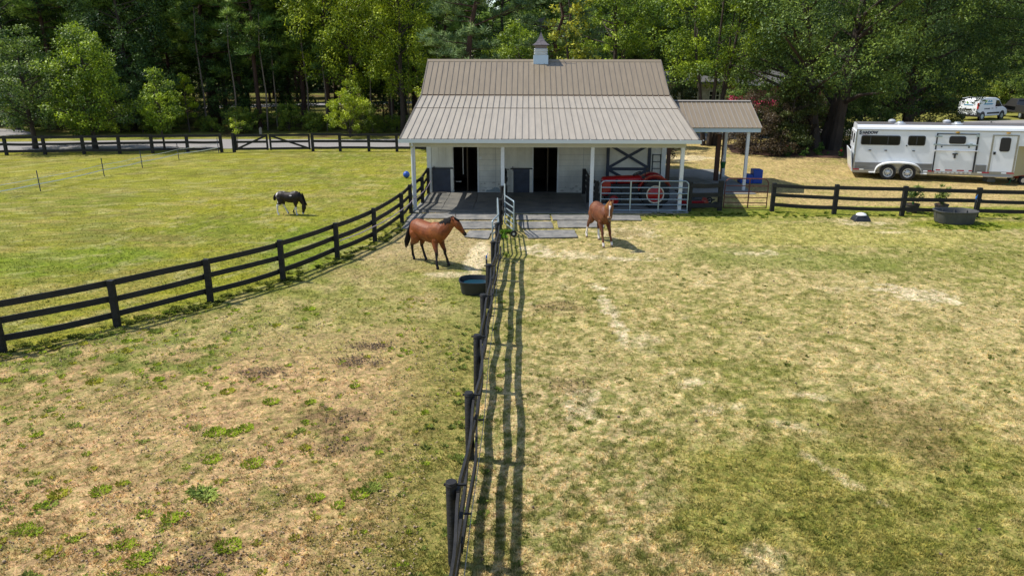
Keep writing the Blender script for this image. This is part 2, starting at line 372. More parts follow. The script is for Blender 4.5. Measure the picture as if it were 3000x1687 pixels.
    rr = (y > 60) & (x >= 8); gl = mx(C3((.22, .24, .06), n), C3((.30, .28, .10), n), mid); c[rr] = gl[rr]
    f2 = fbm(x, y, .09, 61, 2); c = c * (1 + (fine - .5) * .6 + (f2 - .5) * .9)[:, None]
    return np.clip(c * np.array([.85, .82, .64]), 0, 1)

# ------------------------------------------------------------------ ground sheet
def build_ground():
    xs = np.concatenate([[-600, -300, -150, -100, -70], np.arange(-55, -14, .35), np.arange(-14, 20, .075), np.arange(20, 60, .35), [75, 100, 150, 300, 600]])
    ys = np.concatenate([[-40, -10, 0, 3], np.arange(5, 9, .06), np.arange(9, 20, .085), np.arange(20, 36, .14), np.arange(36, 64, .3), np.arange(64, 130, 1.2), [150, 200, 300, 600, 900]])
    X, Y = np.meshgrid(xs, ys); x = X.ravel(); y = Y.ravel()
    z = (fbm(x, y, .35, 131, 3) - .5) * .05 + (fbm(x, y, .12, 141, 2) - .5) * .025
    pl = (x < -.85) & (x > fence_x(y)) & (y < 17)
    z *= np.where(pl, 1.0, .45); z -= .012
    pad = ((x > -5.2) & (x < 10.6) & (y > 27) & (y < 45)) | (y > 45); z[pad] = -.012
    c = zone(x, y)
    nx, ny = len(xs), len(ys); i = np.arange(nx * ny).reshape(ny, nx)
    F = np.stack([i[:-1, :-1], i[:-1, 1:], i[1:, 1:], i[1:, :-1]], -1).reshape(-1, 4)
    m = mat('paddock_ground', (.3, .3, .2), .95, attr='col', nscale=28, namt=.28, bump=1.0, bscale=38, spec=.1)
    nn, ll = m.node_tree.nodes, m.node_tree.links   # dead straw and live blades mixed at centimetre scale
    tc = nn.new('ShaderNodeTexCoord'); no = nn.new('ShaderNodeTexNoise'); no.inputs['Scale'].default_value = 11; no.inputs['Detail'].default_value = 10; no.inputs['Roughness'].default_value = .78
    ll.new(tc.outputs['Object'], no.inputs['Vector']); ra = nn.new('ShaderNodeValToRGB'); ra.color_ramp.elements[0].position = .40; ra.color_ramp.elements[1].position = .60
    ra.color_ramp.elements[0].color = (.56, .70, .50, 1); ra.color_ramp.elements[1].color = (1.42, 1.28, 1.40, 1); ll.new(no.outputs['Fac'], ra.inputs[0])
    vm = nn.new('ShaderNodeVectorMath'); vm.operation = 'MULTIPLY'; bs = nn['Principled BSDF']; src = bs.inputs['Base Color'].links[0].from_socket
    ll.new(src, vm.inputs[0]); ll.new(ra.outputs[0], vm.inputs[1]); ll.new(vm.outputs[0], bs.inputs['Base Color'])
    o = npmesh('ground', np.stack([x, y, z], 1), F, m, col=c, smooth=True); tag(o, kind='structure', label='dry patchy grass of the paddocks')
build_ground()

def sheet(name, poly, z, m, label=None, th=.004):
    o = MB().prism(poly, z - th, z).build(name, m); tag(o, label, kind='structure'); return o
sheet('gravel_driveway', [(-90, 46.5), (-60, 46.8), (-35, 47.6), (-20.7, 49.4), (-10, 50.2), (2, 51.5), (10, 54.5), (15.5, 56.6), (30, 60.5), (42, 66), (60, 72), (60, 79), (40, 72.5), (28, 66), (16.8, 61.8), (8, 59.5), (-2, 57), (-12, 55.4), (-23.7, 55.2), (-36, 53.0), (-60, 51.8), (-90, 51.5)], .004, M['gravel'])
sheet('side_road', [(-90, 58), (-60, 58), (-39.5, 57), (-37.8, 58.2), (-41, 61.5), (-52, 66), (-90, 74)], .004, M['gravel'])
sheet('upper_road', [(-90, 76), (-50, 82), (-31, 90.5), (-20, 96), (-8, 100), (-8, 104.5), (-20, 101), (-33, 95.5), (-52, 87), (-90, 81)], .004, M['gravel'])
sheet('concrete_pad', [(-4.42, 28.95), (2.75, 28.95), (6.45, 29.12), (6.9, 33.4), (10.35, 33.4), (10.35, 41), (6.4, 41), (6.4, 43), (-4.3, 43), (-4.3, 33)], .02, M['concrete'], th=.03)
sheet('mulch_bed', [(13.2, 48.5), (15.5, 46.6), (19, 46.0), (22.5, 46.8), (25, 49), (25, 54), (19, 55), (14, 53)], .006, M['mulch'])
sheet('mulch_ring', [(6.6 + 1.2 * math.cos(a * .6), 43.6 + 1.7 * math.sin(a * .6)) for a in range(10)], .03, M['mulch'], th=.02)

# ================================================================== BARN
YP, YW, YE, YB, YR = 29.48, 33.47, 29.08, 35.69, 38.55
ZE, ZB, ZR = 2.85, 4.14, 5.61
X0, X1 = -4.80, 6.63
WX0, WX1 = -4.26, 6.22
barn = empty('barn', (.9, 33.47, 0), 'white horse barn with tan metal roof, open stall doors and covered porch', 'barn')
def B(mb, name, m, parent=barn, **k): return mb.build(name, m, parent, world=True, **k)
def zlow(y): return ZE + (y - YE) * (ZB - ZE) / (YB - YE)
def zup(y): return ZB + (y - YB) * (ZR - ZB) / (YR - YB)
YBK = 2 * YR - YB; YBE = 43.0
# front wall with two openings
D1, D2 = (-3.17, -2.11), (.38, 1.44); DH = 2.22
wl = MB()
wl.box(WX0, D1[0], YW, YW + .14, 0, 3.62).box(D1[1], D2[0], YW, YW + .14, 0, 3.62).box(D2[1], WX1, YW, YW + .14, 0, 3.62)
wl.box(D1[0], D1[1], YW, YW + .14, DH, 3.62).box(D2[0], D2[1], YW, YW + .14, DH, 3.62)
prof = [(YW + .14, 0), (YBE - .3, 0), (YBE - .3, 3.2), (YR, 5.4), (YB, 4.0), (YW + .14, 3.6)]
wl.extx(prof, WX0, WX0 + .14).extx(prof, WX1 - .14, WX1)
wl.box(WX0 + .14, WX1 - .14, YBE - .44, YBE - .3, 0, 3.2)
B(wl, 'wall', M['wall'])
ms = MB()
for k in range(1, 13):
    z = k * .245
    for a, b in ((D1[1] + .06, D2[0] - 1.2), (D2[1] + .06, 3.55)): ms.box(a, b, YW - .006, YW + .002, z - .006, z + .004)
for xx in (-1.3, -.9, 2.6): ms.box(xx - .008, xx + .008, YW - .007, YW + .002, 0, 3.5)
B(ms, 'siding_seam', mat('siding_seam_grey', (.38, .39, .375), .8))
for a, b in ((WX0 - .1, WX0 + .1), (WX1 - .18, WX1 + .02)): B(MB().box(a, b, YW - .03, YW + .05, 0, 3.6), 'corner_trim', M['white'])
for a, b in (D1, D2):
    tr = MB().box(a - .07, a, YW - .025, YW + .14, 0, DH + .07).box(b, b + .07, YW - .025, YW + .14, 0, DH + .07).box(a, b, YW - .025, YW + .14, DH, DH + .07)
    B(tr, 'door_frame', M['white'])
itr = MB()
for xx in (-2.6, .1, 1.0, 3.6): B(MB().box(xx, xx + .05, YW + .2, 37.3, 0, 2.4), 'stall_partition', M['wood_in'])
B(itr.box(WX0 + .15, WX1 - .15, 37.4, 37.45, 0, 2.6), 'stall_partition', M['wood_in'])
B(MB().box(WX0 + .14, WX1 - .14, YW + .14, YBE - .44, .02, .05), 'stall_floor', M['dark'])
B(MB().box(D1[0] + .36, D1[0] + .40, YW + .5, YW + .54, .75, 2.3).box(D1[0] + .05, D1[0] + .3, YW + .4, YW + .43, .42, .45), 'stall_pole', M['white'])
# folded-back dutch doors: upper white leaf, lower navy leaf with trims
for (a, b, both) in ((-4.13, -3.20, False), (-.62, .33, True)):
    d = B(MB().box(a, b, YW - .055, YW - .01, 1.16, 2.55), 'upper_door', M['wall'], bevel=.004)
    MB().box(a + .3, a + .31, YW - .06, YW - .054, 1.2, 2.5).box(a + .62, a + .63, YW - .06, YW - .054, 1.2, 2.5).build('board_joint', M['cream'], d, world=True)
    d = B(MB().box(a, b, YW - .055, YW - .01, .03, 1.12), 'lower_door', M['navy'], bevel=.004)
    t = MB().box(b - .11, b, YW - .075, YW - .055, .03, 1.06)
    if both: t.box(a, a + .11, YW - .075, YW - .055, .03, 1.06)
    t.build('edge_trim', M['wall'], d, world=True)
    h = MB().box(a - .02, b + .02, YW - .085, YW - .075, 1.07, 1.11).beam((a + .09, YW - .09, 1.0), (a + .09, YW - .09, 1.2), .03, .03)
    h.build('latch', M['black_trim'], d, world=True)
# big cross-braced sliding door
sdr = B(MB().box(3.60, 5.56, YW - .07, YW - .02, .05, 2.75), 'sliding_door', M['wall'])
br = MB(); yb = YW - .095
br.box(3.60, 3.74, YW - .10, YW - .07, .05, 2.75).box(5.42, 5.56, YW - .10, YW - .07, .05, 2.75)
br.box(3.74, 5.42, YW - .10, YW - .07, 1.04, 1.17).box(3.74, 5.42, YW - .10, YW - .07, 2.62, 2.75).box(3.74, 5.42, YW - .10, YW - .07, .05, .17)
for za, zb in ((1.17, 2.16), (2.16, 1.17)): br.beam((3.72, yb + (.002 if za > zb else 0), za + (-.0)), (5.44, yb + (.002 if za > zb else 0), zb), .024, .12)
br.beam((3.72, yb, 1.06), (5.44, yb, .15), .022, .12).beam((3.72, yb + .003, .15), (5.44, yb + .003, 1.06), .022, .12)
br.build('cross_brace', M['navy'], sdr, world=True)
q = MB(); rnd = random.Random(21)
for k in range(26):
    a, b = rnd.choice(((D1[1] + .1, D2[0] - 1.1), (D2[1] + .1, 3.4))); x = rnd.uniform(a, b); z = rnd.uniform(.03, .5) ** 1.2; w_ = rnd.uniform(.04, .22); h_ = rnd.uniform(.02, .08)
    q.extr([(x, z), (x + w_ * .6, z - h_ * .3), (x + w_, z + h_ * .4), (x + w_ * .5, z + h_), (x + w_ * .1, z + h_ * .7)], YW - .003, YW + .001)
scuff = B(q, 'scuff_marks', mat('wall_scuff', (.42, .40, .35), .9)); scuff['kind'] = 'stuff'
# stain on wall near the second post
B(MB().prism([(0, 0)] * 3, 0, 0) if False else MB().extr([(-1.75, .04), (-1.1, .04), (-1.12, .17), (-1.2, .23), (-1.35, .26), (-1.42, .17), (-1.58, .12), (-1.7, .13)], YW - .004, YW + .001), 'damp_stain', mat('damp', (.26, .31, .32), .8))
B(MB().box(-2.02, -1.92, YW - .05, YW - .01, 1.5, 1.62), 'switch_box', M['white'])
B(MB().box(1.62, 1.68, YW - .12, YW - .02, 2.0, 2.1), 'wall_lamp', M['white'])
# roofs (each a thin sheet with real ribs)
def roof_sheet(ya, za, yb_, zb_, x0, x1, th=.03): return MB().extx([(ya, za), (yb_, zb_), (yb_, zb_ - th), (ya, za - th)], x0, x1)
seamY = 33.5
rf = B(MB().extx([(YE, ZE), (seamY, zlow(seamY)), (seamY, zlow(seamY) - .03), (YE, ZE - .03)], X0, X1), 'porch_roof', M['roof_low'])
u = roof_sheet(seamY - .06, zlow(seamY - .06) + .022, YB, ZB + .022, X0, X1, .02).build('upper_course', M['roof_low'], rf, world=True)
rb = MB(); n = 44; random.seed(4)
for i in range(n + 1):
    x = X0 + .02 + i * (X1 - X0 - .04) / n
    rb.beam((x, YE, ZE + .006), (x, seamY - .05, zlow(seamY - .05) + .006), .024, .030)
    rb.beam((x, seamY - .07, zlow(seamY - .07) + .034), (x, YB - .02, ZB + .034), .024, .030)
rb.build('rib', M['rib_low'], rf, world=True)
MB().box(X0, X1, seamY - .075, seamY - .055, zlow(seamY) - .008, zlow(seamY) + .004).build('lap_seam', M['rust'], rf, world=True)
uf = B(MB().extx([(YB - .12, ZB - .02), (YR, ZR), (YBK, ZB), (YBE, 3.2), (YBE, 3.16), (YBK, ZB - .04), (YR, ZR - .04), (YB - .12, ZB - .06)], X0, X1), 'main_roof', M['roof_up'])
for v in uf.data.vertices:
    v.co.z += .06
rb = MB()
for i in range(n + 1):
    x = X0 + .02 + i * (X1 - X0 - .04) / n
    rb.beam((x, YB - .1, ZB + .058), (x, YR, ZR + .068), .024, .032)
rb.build('rib', M['rib_up'], uf, world=True)
MB().extx([(YR - .16, ZR + .0), (YR, ZR + .105), (YR + .16, ZR + .0), (YR + .16, ZR - .02), (YR, ZR + .07), (YR - .16, ZR - .02)], X0 - .01, X1 + .01).build('ridge_cap', M['roof_up'], uf, world=True)
MB().box(X0, X1, YB - .17, YB - .10, ZB - .012, ZB + .03).build('flashing', M['rust'], uf, world=True)
for x in (X0 - .03, X1):
    rk = MB(); rk.extx([(YE, ZE + .02), (YB, ZB + .05), (YR, ZR + .08), (YBK, ZB + .05), (YBE, 3.25), (YBE, 3.05), (YBK, ZB - .13), (YR, ZR - .12), (YB, ZB - .16), (YE, ZE - .17)], x, x + .03)
    B(rk, 'rake_trim', M['rib_up'])
g_ = B(MB().extx([(YE - .13, ZE - .15), (YE - .005, ZE - .15), (YE - .005, ZE - .03), (YE - .015, ZE - .03), (YE - .015, ZE - .135), (YE - .115, ZE - .135), (YE - .13, ZE - .02), (YE - .145, ZE - .02)], X0 - .05, X1 + .08), 'gutter', mat('gutter_white', (.62, .67, .69), .35, coat=.3))
gs = MB()
for k in range(14): xk = X0 + .4 + k * .86; gs.box(xk, xk + .02, YE - .14, YE, ZE - .028, ZE - .016)
gs.build('gutter_strap', M['white'], g_, world=True)
MB().box(X0 - .05, X1 + .08, YE - .11, YE - .02, ZE - .134, ZE - .05).build('gutter_debris', M['rust'], g_, world=True)
ds = MB().tube([(X0 + .46, YE - .06, ZE - .14), (X0 + .46, YE - .06, ZE - .24), (X0 + .40, YP - .11, ZE - .40), (X0 + .40, YP - .11, .12), (X0 + .36, YP - .28, .05)], .042, 10)
ds.build('downspout', M['white'], g_, world=True, smooth=True)
B(MB().box(X0 + .3, 6.23, YP - .07, YP + .07, 2.50, 2.685), 'beam', M['cream'])
for a in (X0 + .3, 6.15): B(MB().box(a, a + .08, YP + .07, YW, 2.5, 2.68), 'side_beam', M['cream'])
raf = MB()
for k in range(12): xk = X0 + .35 + k * .95; raf.beam((xk, YE + .05, ZE - .085), (xk, YB, ZB - .09), .05, .11)
B(raf, 'rafter', M['cream'])
for i, xk in enumerate((-4.366, -.866, 2.634, 6.134)):
    p = B(MB().box(xk - .07, xk + .07, YP - .07, YP + .07, 0.02, 2.50), 'porch_post', M['white'], bevel=.006)
# cupola with weather vane
cx, cy = .745, YR
cu = B(MB().box(cx - .36, cx + .36, cy - .36, cy + .36, ZR - .42, ZR + .30), 'cupola', mat('cupola_white', (.55, .66, .74), .5, nscale=3, namt=.1))
lv = MB().box(cx - .29, cx + .29, cy - .29, cy + .29, ZR + .30, ZR + .60)
for k in range(4): z = ZR + .33 + k * .075; lv.extx([(cy - .34, z), (cy - .29, z + .05), (cy + .29, z + .05), (cy + .34, z), (cy + .34, z + .02), (cy - .34, z + .02)], cx - .33, cx + .33)
lv.build('louvre', M['white'], cu, world=True)
prof_ = [(.28, 0), (.31, .14), (.41, .17), (.40, .19), (.30, .25), (.21, .34), (.14, .45), (.085, .57), (.04, .70), (.015, .76)]
cr = MB()
for i in range(len(prof_) - 1):
    (r0, z0), (r1, z1) = prof_[i], prof_[i + 1]; z0 += ZR + .60; z1 += ZR + .60
    v = [(cx - r0, cy - r0, z0), (cx + r0, cy - r0, z0), (cx + r0, cy + r0, z0), (cx - r0, cy + r0, z0), (cx - r1, cy - r1, z1), (cx + r1, cy - r1, z1), (cx + r1, cy + r1, z1), (cx - r1, cy + r1, z1)]
    cr.add(v, [(0, 1, 5, 4), (1, 2, 6, 5), (2, 3, 7, 6), (3, 0, 4, 7)])
cr.build('cupola_roof', M['copper'], cu, world=True)
wv = MB().tube([(cx, cy, ZR + 1.34), (cx, cy, ZR + 2.02)], .012, 6).tube([(cx - .2, cy, ZR + 1.65), (cx + .2, cy, ZR + 1.65)], .01, 6).tube([(cx, cy - .2, ZR + 1.65), (cx, cy + .2, ZR + 1.65)], .01, 6)
wv.beam((cx - .28, cy, ZR + 1.86), (cx + .28, cy, ZR + 1.86), .012, .02)
wv.extr([(cx - .16, ZR + 1.92), (cx - .10, ZR + 2.0), (cx + .08, ZR + 1.99), (cx + .16, ZR + 2.08), (cx + .22, ZR + 2.05), (cx + .13, ZR + 1.94), (cx + .10, ZR + 1.88), (cx - .12, ZR + 1.88)], cy - .008, cy + .008)
wv.build('weather_vane', M['iron'], cu, world=True)

# ------------------------------------------------------------------ lean-to roof on posts beside the barn
cp = empty('carport', (8.7, 36, 0), 'tan metal roofed carport on slim white posts beside the barn', 'carport')
cyE, czE, cyR, czR, cyB = 34.2, 2.84, 36.4, 3.87, 38.6
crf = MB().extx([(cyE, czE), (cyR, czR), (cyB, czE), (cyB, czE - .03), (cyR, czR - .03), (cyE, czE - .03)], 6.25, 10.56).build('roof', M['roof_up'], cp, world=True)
rb = MB()
for i in range(21):
    x = 6.3 + i * .2125
    for a, b in ((cyE, cyR), (cyB, cyR)): rb.beam((x, a, czE + .006), (x, b, czR + .006), .03, .03)
rb.extx([(cyR - .14, czR - .005), (cyR, czR + .04), (cyR + .14, czR - .005)], 6.25, 10.57)
rb.build('rib', mat('carport_rib', (.27, .24, .205), .45), crf, world=True)
sk = mat('fascia_pale', (.52, .63, .68), .5, nscale=2, namt=.08)
MB().box(6.25, 10.53, cyE + .03, cyE + .07, czE - .2, czE - .035).box(6.25, 10.53, cyB - .07, cyB - .03, czE - .2, czE - .035).build('fascia', sk, cp, world=True)
MB().extx([(cyE + .07, czE - .2), (cyE + .07, czE - .035), (cyR, czR - .04), (cyB - .07, czE - .035), (cyB - .07, czE - .2), (cyR, czE - .2)], 10.48, 10.52).build('gable_panel', sk, cp, world=True)
for (x, y) in ((10.04, 34.4), (10.08, 38.3)): MB().box(x - .065, x + .065, y - .065, y + .065, 0.02, czE - .2).build('post', M['white'], cp, world=True, bevel=.005)

# timber posts standing under and beside the carport
def timber(x, y, h, w_, label, lean=0):
    r = empty('timber_post', (x, y, 0), label, 'post')
    MB().beam((0, 0, 0), (lean, 0, h), w_, w_, up=(0, 1, 0)).build('post', M['brown_post'], r)
    MB().tube([(-w_ / 2 - .02, -w_ / 2 - .02, .7), (-w_ / 2 - .02 + lean * .8, -w_ / 2 - .02, h - .15)], .008, 6).build('chain', M['iron'], r)
    return r
timber(9.43, 37.13, 2.26, .2, 'thick dark brown timber post standing under the carport')
timber(9.78, 37.6, 2.5, .06, 'thin brown pole right next to the carport post')
timber(6.47, 34.1, 2.9, .16, 'dark brown timber post at the right corner of the barn wall')
bk = empty('bucket', (9.75, 37.2, .62), 'small green bucket hanging by the brown timber post', 'bucket')
MB().lathe((0, 0, 0), [(.10, 0), (.14, .28), (.15, .28), (.15, .30), (.13, .30), (.09, .02)], 16).build('pail', M['green_plastic'], bk, smooth=True)
MB().tube([(-.14, 0, .29), (-.08, 0, .42), (0, 0, .46), (.08, 0, .42), (.14, 0, .29)], .006, 6).build('handle', M['iron'], bk)
# mounting block
mbk = empty('mounting_block', (11.0, 36.6, 0), 'blue plastic mounting block with three steps right of the carport post', 'mounting block')
MB().box(.02, .48, -.28, .28, 0, .66).build('top_step', M['blue'], mbk, bevel=.03)
MB().box(-.28, .015, -.28, .28, 0, .42).build('middle_step', M['blue'], mbk, bevel=.03)
MB().box(-.58, -.285, -.28, .28, 0, .2).build('low_step', M['blue'], mbk, bevel=.03)
# ladder
ld = empty('ladder', (5.8, 33.25, 0.02), 'grey metal ladder leaning on the barn wall right of the cross braced door', 'ladder')
for s in (-.2, .2): MB().beam((s, -.12, 0), (s * .85, .08, 1.75), .05, .03).build('side_rail', M['iron'], ld)
for k in range(6): t = .14 + k * .168; MB().beam((-.19, -.12 + .2 * t, 1.75 * t), (.19, -.12 + .2 * t, 1.75 * t), .03, .03).build('rung', M['iron'], ld)
# potted red and white flowers by the carport
fp = empty('flower_pot', (7.15, 42.0, .03), 'low pot of small red and white flowers behind the barn corner', 'flower pot')
MB().lathe((0, 0, 0), [(.16, 0), (.24, .28), (.22, .28)], 16).build('pot', M['pot'], fp, smooth=True)
random.seed(3)
for nm, mt in (('red_blossom', 'petal_red'), ('white_blossom', 'white')):
    q = MB()
    for _ in range(18):
        a, r_ = random.random() * 6.28, random.random() * .42; q.box(r_ * math.cos(a) - .03, r_ * math.cos(a) + .03, r_ * math.sin(a) - .03, r_ * math.sin(a) + .03, .3 + random.random() * .1, .42 + random.random() * .1)
    q.build(nm, M[mt], fp)
# gym ball
o = MB().lathe((0, 0, 0), [(.17 * math.sin(math.pi * k / 14) + .001, .17 - .17 * math.cos(math.pi * k / 14)) for k in range(15)], 24).build('ball', M['blue'], smooth=True, loc=None)
o.location = (-5.95, 37.6, 0); tag(o, 'blue ball lying in the grass just left of the barn', 'ball')

# ------------------------------------------------------------------ rubber mats
def rmat(poly, label, m='rubber', z=.03, grp='loose rubber mats on the dirt'):
    zb = z - .02; n = len(poly); pts = []
    random.seed(int(poly[0][0] * 100 + poly[0][1] * 37))
    for i in range(n):
        a, b = poly[i], poly[(i + 1) % n]
        for k in range(6):
            t = k / 6; w_ = .018 if 0 < k else 0
            pts.append((a[0] + (b[0] - a[0]) * t + random.uniform(-w_, w_), a[1] + (b[1] - a[1]) * t + random.uniform(-w_, w_)))
    o = MB().prism(pts, zb, z).build('rubber_mat', M[m]); tag(o, label, 'rubber mat', grp); return o
rmat([(-4.40, 28.6), (-2.72, 28.78), (-2.6, 27.82), (-4.48, 27.80)], 'pale worn rubber mat just outside the porch by the left porch post')
rmat([(-2.66, 28.72), (-.98, 28.7), (-.97, 27.62), (-2.56, 27.60)], 'grey rubber mat at the porch edge left of the black middle fence')
rmat([(-4.35, 27.7), (-3.95, 27.7), (-3.72, 26.3), (-4.36, 25.9)], 'narrow rubber mat strip lying against the curved left fence')
rmat([(-2.40, 27.32), (-1.03, 27.34), (-1.03, 26.13), (-2.34, 25.99)], 'grey rubber mat in front of the bay horse, second row from the porch')
rmat([(-1.93, 25.7), (-1.12, 25.75), (-1.22, 24.5), (-2.05, 24.8)], 'small pale rubber mat nearest the bay horse\'s nose', z=.035)
rmat([(-.36, 28.6), (.97, 28.6), (.97, 27.63), (-.34, 27.6)], 'rubber mat at the porch edge beside the open metal gate')
rmat([(1.04, 28.62), (4.45, 28.56), (4.37, 27.64), (1.05, 27.6)], 'long rubber mat at the porch edge behind the chestnut horse')
rmat([(-.3, 27.2), (.98, 27.33), (1.05, 26.22), (-.08, 26.16)], 'rubber mat with one rounded corner in the second row right of the gate')
rmat([(1.23, 27.45), (2.95, 27.5), (2.85, 26.38), (1.21, 26.34)], 'dark rubber mat in the second row under the chestnut horse\'s tail')
rmat([(-.02, 25.81), (1.76, 25.91), (1.80, 24.82), (.12, 24.63)], 'single dark rubber mat lying nearest the camera right of the gate', z=.035)
g2 = 'rubber mats covering the porch floor'
px = [(-4.16, -3.32), (-3.30, -2.06), (-2.04, -.98)]
nmL = ['by the left fence', 'below the first stall door', 'left of the middle fence']
for j, (a, b) in enumerate(px):
    rmat([(a, 29.0), (b, 29.0), (b, 31.0), (a, 31.0)], 'porch floor mat ' + nmL[j] + ', front row', 'porch_rubber', .045, g2)
    rmat([(a, 31.02), (b, 31.02), (b, 33.3), (a, 33.3)], 'porch floor mat ' + nmL[j] + ', row against the wall', 'porch_rubber', .045, g2)
px = [(-.74, 1.12), (1.14, 2.5)]
nmR = ['right of the middle fence', 'beside the tractor bay fence']
for j, (a, b) in enumerate(px):
    rmat([(a, 29.0), (b, 29.0), (b, 31.0), (a, 31.0)], 'porch floor mat ' + nmR[j] + ', front row', 'porch_rubber', .045, g2)
    rmat([(a, 31.02), (b, 31.02), (b, 33.3), (a, 33.3)], 'porch floor mat ' + nmR[j] + ', row against the wall', 'porch_rubber', .045, g2)
rmat([(6.7, 36.4), (9.1, 36.4), (8.6, 38.0), (6.7, 38.0)], 'dark rubber mat on the concrete under the carport', 'porch_rubber', .04, g2)

# ================================================================== FENCES
def fence(name, pts, label, h=1.11, rails=(1.0, .63, .25), bw=.03, bh=.135, pw=.13, side=-1, round_=False, seed=1, skip=(), wob=.02, ph=None):
    rnd = random.Random(seed); root = empty(name, (*pts[0], 0), label, 'fence')
    ox, oy = pts[0]
    for i, (x, y) in enumerate(pts):
        hh = (ph or h) + rnd.uniform(-.02, .03); lx, ly = rnd.uniform(-.015, .015), rnd.uniform(-.015, .015)
        q = MB()
        if round_:
            q.loft([(x - ox, y - oy, -.05), (x - ox + lx, y - oy + ly, hh), (x - ox + lx, y - oy + ly, hh + .006)], [pw / 2 * 1.02, pw / 2, pw / 2 * .93], 18)
            q.lathe((x - ox + lx, y - oy + ly, hh - .05), [(pw / 2 + .006, 0), (pw / 2 + .006, .02)], 18)
            q.beam((x - ox - pw / 2 - .03, y - oy, hh - .035), (x - ox + pw / 2 + .1, y - oy, hh - .035), .025, .025)
        else:
            q.beam((x - ox, y - oy, -.05), (x - ox + lx, y - oy + ly, hh), pw, pw * .95, up=(0, 1, 0))
        q.build('post', M['black_wood'], root, smooth=round_)
    for i in range(len(pts) - 1):
        if i in skip: continue
        a = Vector((*pts[i], 0)); b = Vector((*pts[i + 1], 0)); d = (b - a).normalized(); nrm = Vector((d.y, -d.x, 0)) * side * -1
        off = nrm * (pw / 2 + bw / 2 + .002)
        for z in rails:
            z1, z2 = z + rnd.uniform(-.02, .02), z + rnd.uniform(-.02, .02); sag = rnd.uniform(0, .035) * (wob / .02); bow = rnd.uniform(-1, 1) * wob
            ps = []
            for k in range(9):
                t = k / 8; tt = -.03 + 1.06 * t; p = a.lerp(b, tt) + off + nrm * (bow * math.sin(math.pi * t) + wob * .4 * math.sin(7 * t + z1 * 30))
                ps.append((p.x - ox, p.y - oy, z1 + (z2 - z1) * t - sag * math.sin(math.pi * t)))
            MB().ribbon(ps, bw, bh + rnd.uniform(-.008, .008)).build('rail', M['black_wood'], root)
    return root
lf = fence('board_fence', LEFT_FENCE, 'black three rail board fence curving from the left edge to the barn porch', side=1, seed=3)
# hot tape on middle rail near the barn
tp = MB()
lp = LEFT_FENCE[5:]
for i in range(len(lp) - 1):
    a, b = Vector((*lp[i], 0)), Vector((*lp[i + 1], 0)); d = (b - a).normalized(); nr = Vector((d.y, -d.x, 0)) * .13
    tp.ribbon([tuple(a + nr + Vector((0, 0, .56))), tuple((a + b) / 2 + nr + Vector((0, 0, .53))), tuple(b + nr + Vector((0, 0, .57)))], .012, .03)
tp.build('hot_tape', mat('pinkish_tape', (.42, .34, .40), .6), lf, world=True)
MIDX = -.85
mid_pts = [(-.83, 2.85), (-.84, 5.28), (-.83, 7.72), (-.81, 10.22), (-.85, 12.68), (-.85, 15.07), (-.87, 17.42), (-.84, 19.8), (-.82, 22.15)]
mf = fence('board_fence', mid_pts, 'black rail fence with round posts running from the foreground to the barn', h=1.1, rails=(.98, .64, .28), side=-1, round_=True, pw=.135, seed=8, wob=.045, bw=.034, bh=.145)
q = MB(); rnd = random.Random(5)
for (x, y) in mid_pts: q.beam((x + .06, y + .3, .50), (x + .20, y + .3, .50), .02, .02)
q.build('insulator', M['black_trim'], mf, world=True)
ps = []
for (x, y), (x2, y2) in zip(mid_pts[:-1], mid_pts[1:]):
    for k in range(6): t = k / 6; ps.append((x + (x2 - x) * t + .20, y + .3 + (y2 - y) * t, .50 - .05 * math.sin(math.pi * t)))
MB().tube(ps, .006, 5).build('hot_wire', M['wood_pole'], mf, world=True)
ps = [(p[0] - .09, p[1], p[2] + .46) for p in ps]
MB().tube(ps, .005, 5).build('top_wire', M['iron'], mf, world=True)
fence('board_fence', [(-.86, 25.9), (-.87, 28.69), (-.87, 31.0), (-.87, 33.2)], 'black rail fence splitting the porch between the two stalls', h=1.1, rails=(.98, .64, .28), side=-1, pw=.14, seed=11, wob=.03, round_=True)
fence('board_fence', [(2.62, 33.2), (2.66, 31.1), (2.88, 29.95)], 'short black rail fence on the porch left of the tractor', h=1.12, rails=(1.0, .75, .5, .25), side=1, pw=.15, seed=12)
fence('board_fence', [(6.55, 29.62), (7.80, 29.74)], 'short black board fence between the metal gate and the red gate', h=1.16, rails=(1.03, .66, .24), bh=.17, pw=.17, side=-1, seed=13)
fence('board_fence', [(9.86, 29.65), (12.12, 29.13), (14.63, 28.88), (17.3, 28.6), (19.9, 28.35), (22.5, 28.1)], 'black three rail board fence in front of the white horse trailer', h=1.13, side=-1, pw=.15, seed=14, bh=.14, rails=(1.03, .66, .27))
FF = [(-36.5, 45.3), (-34.1, 45.65), (-31.85, 45.9), (-29.6, 46.15), (-27.35, 46.45), (-25.25, 46.7), (-23.3, 46.95), (-21.2, 47.25), (-19.2, 47.6)]
fence('board_fence', FF, 'long black board fence along the gravel driveway, left of the double gate', h=1.13, side=-1, pw=.16, seed=15, rails=(1.06, .66, .24), bh=.15)
fence('board_fence', [(-13.6, 48.35), (-11.85, 48.4), (-10.0, 48.4), (-8.2, 48.4), (-6.2, 48.3), (-4.2, 48.2)], 'black board fence between the double driveway gate and the barn', h=1.13, side=-1, pw=.16, seed=16, rails=(1.06, .66, .24), bh=.15)
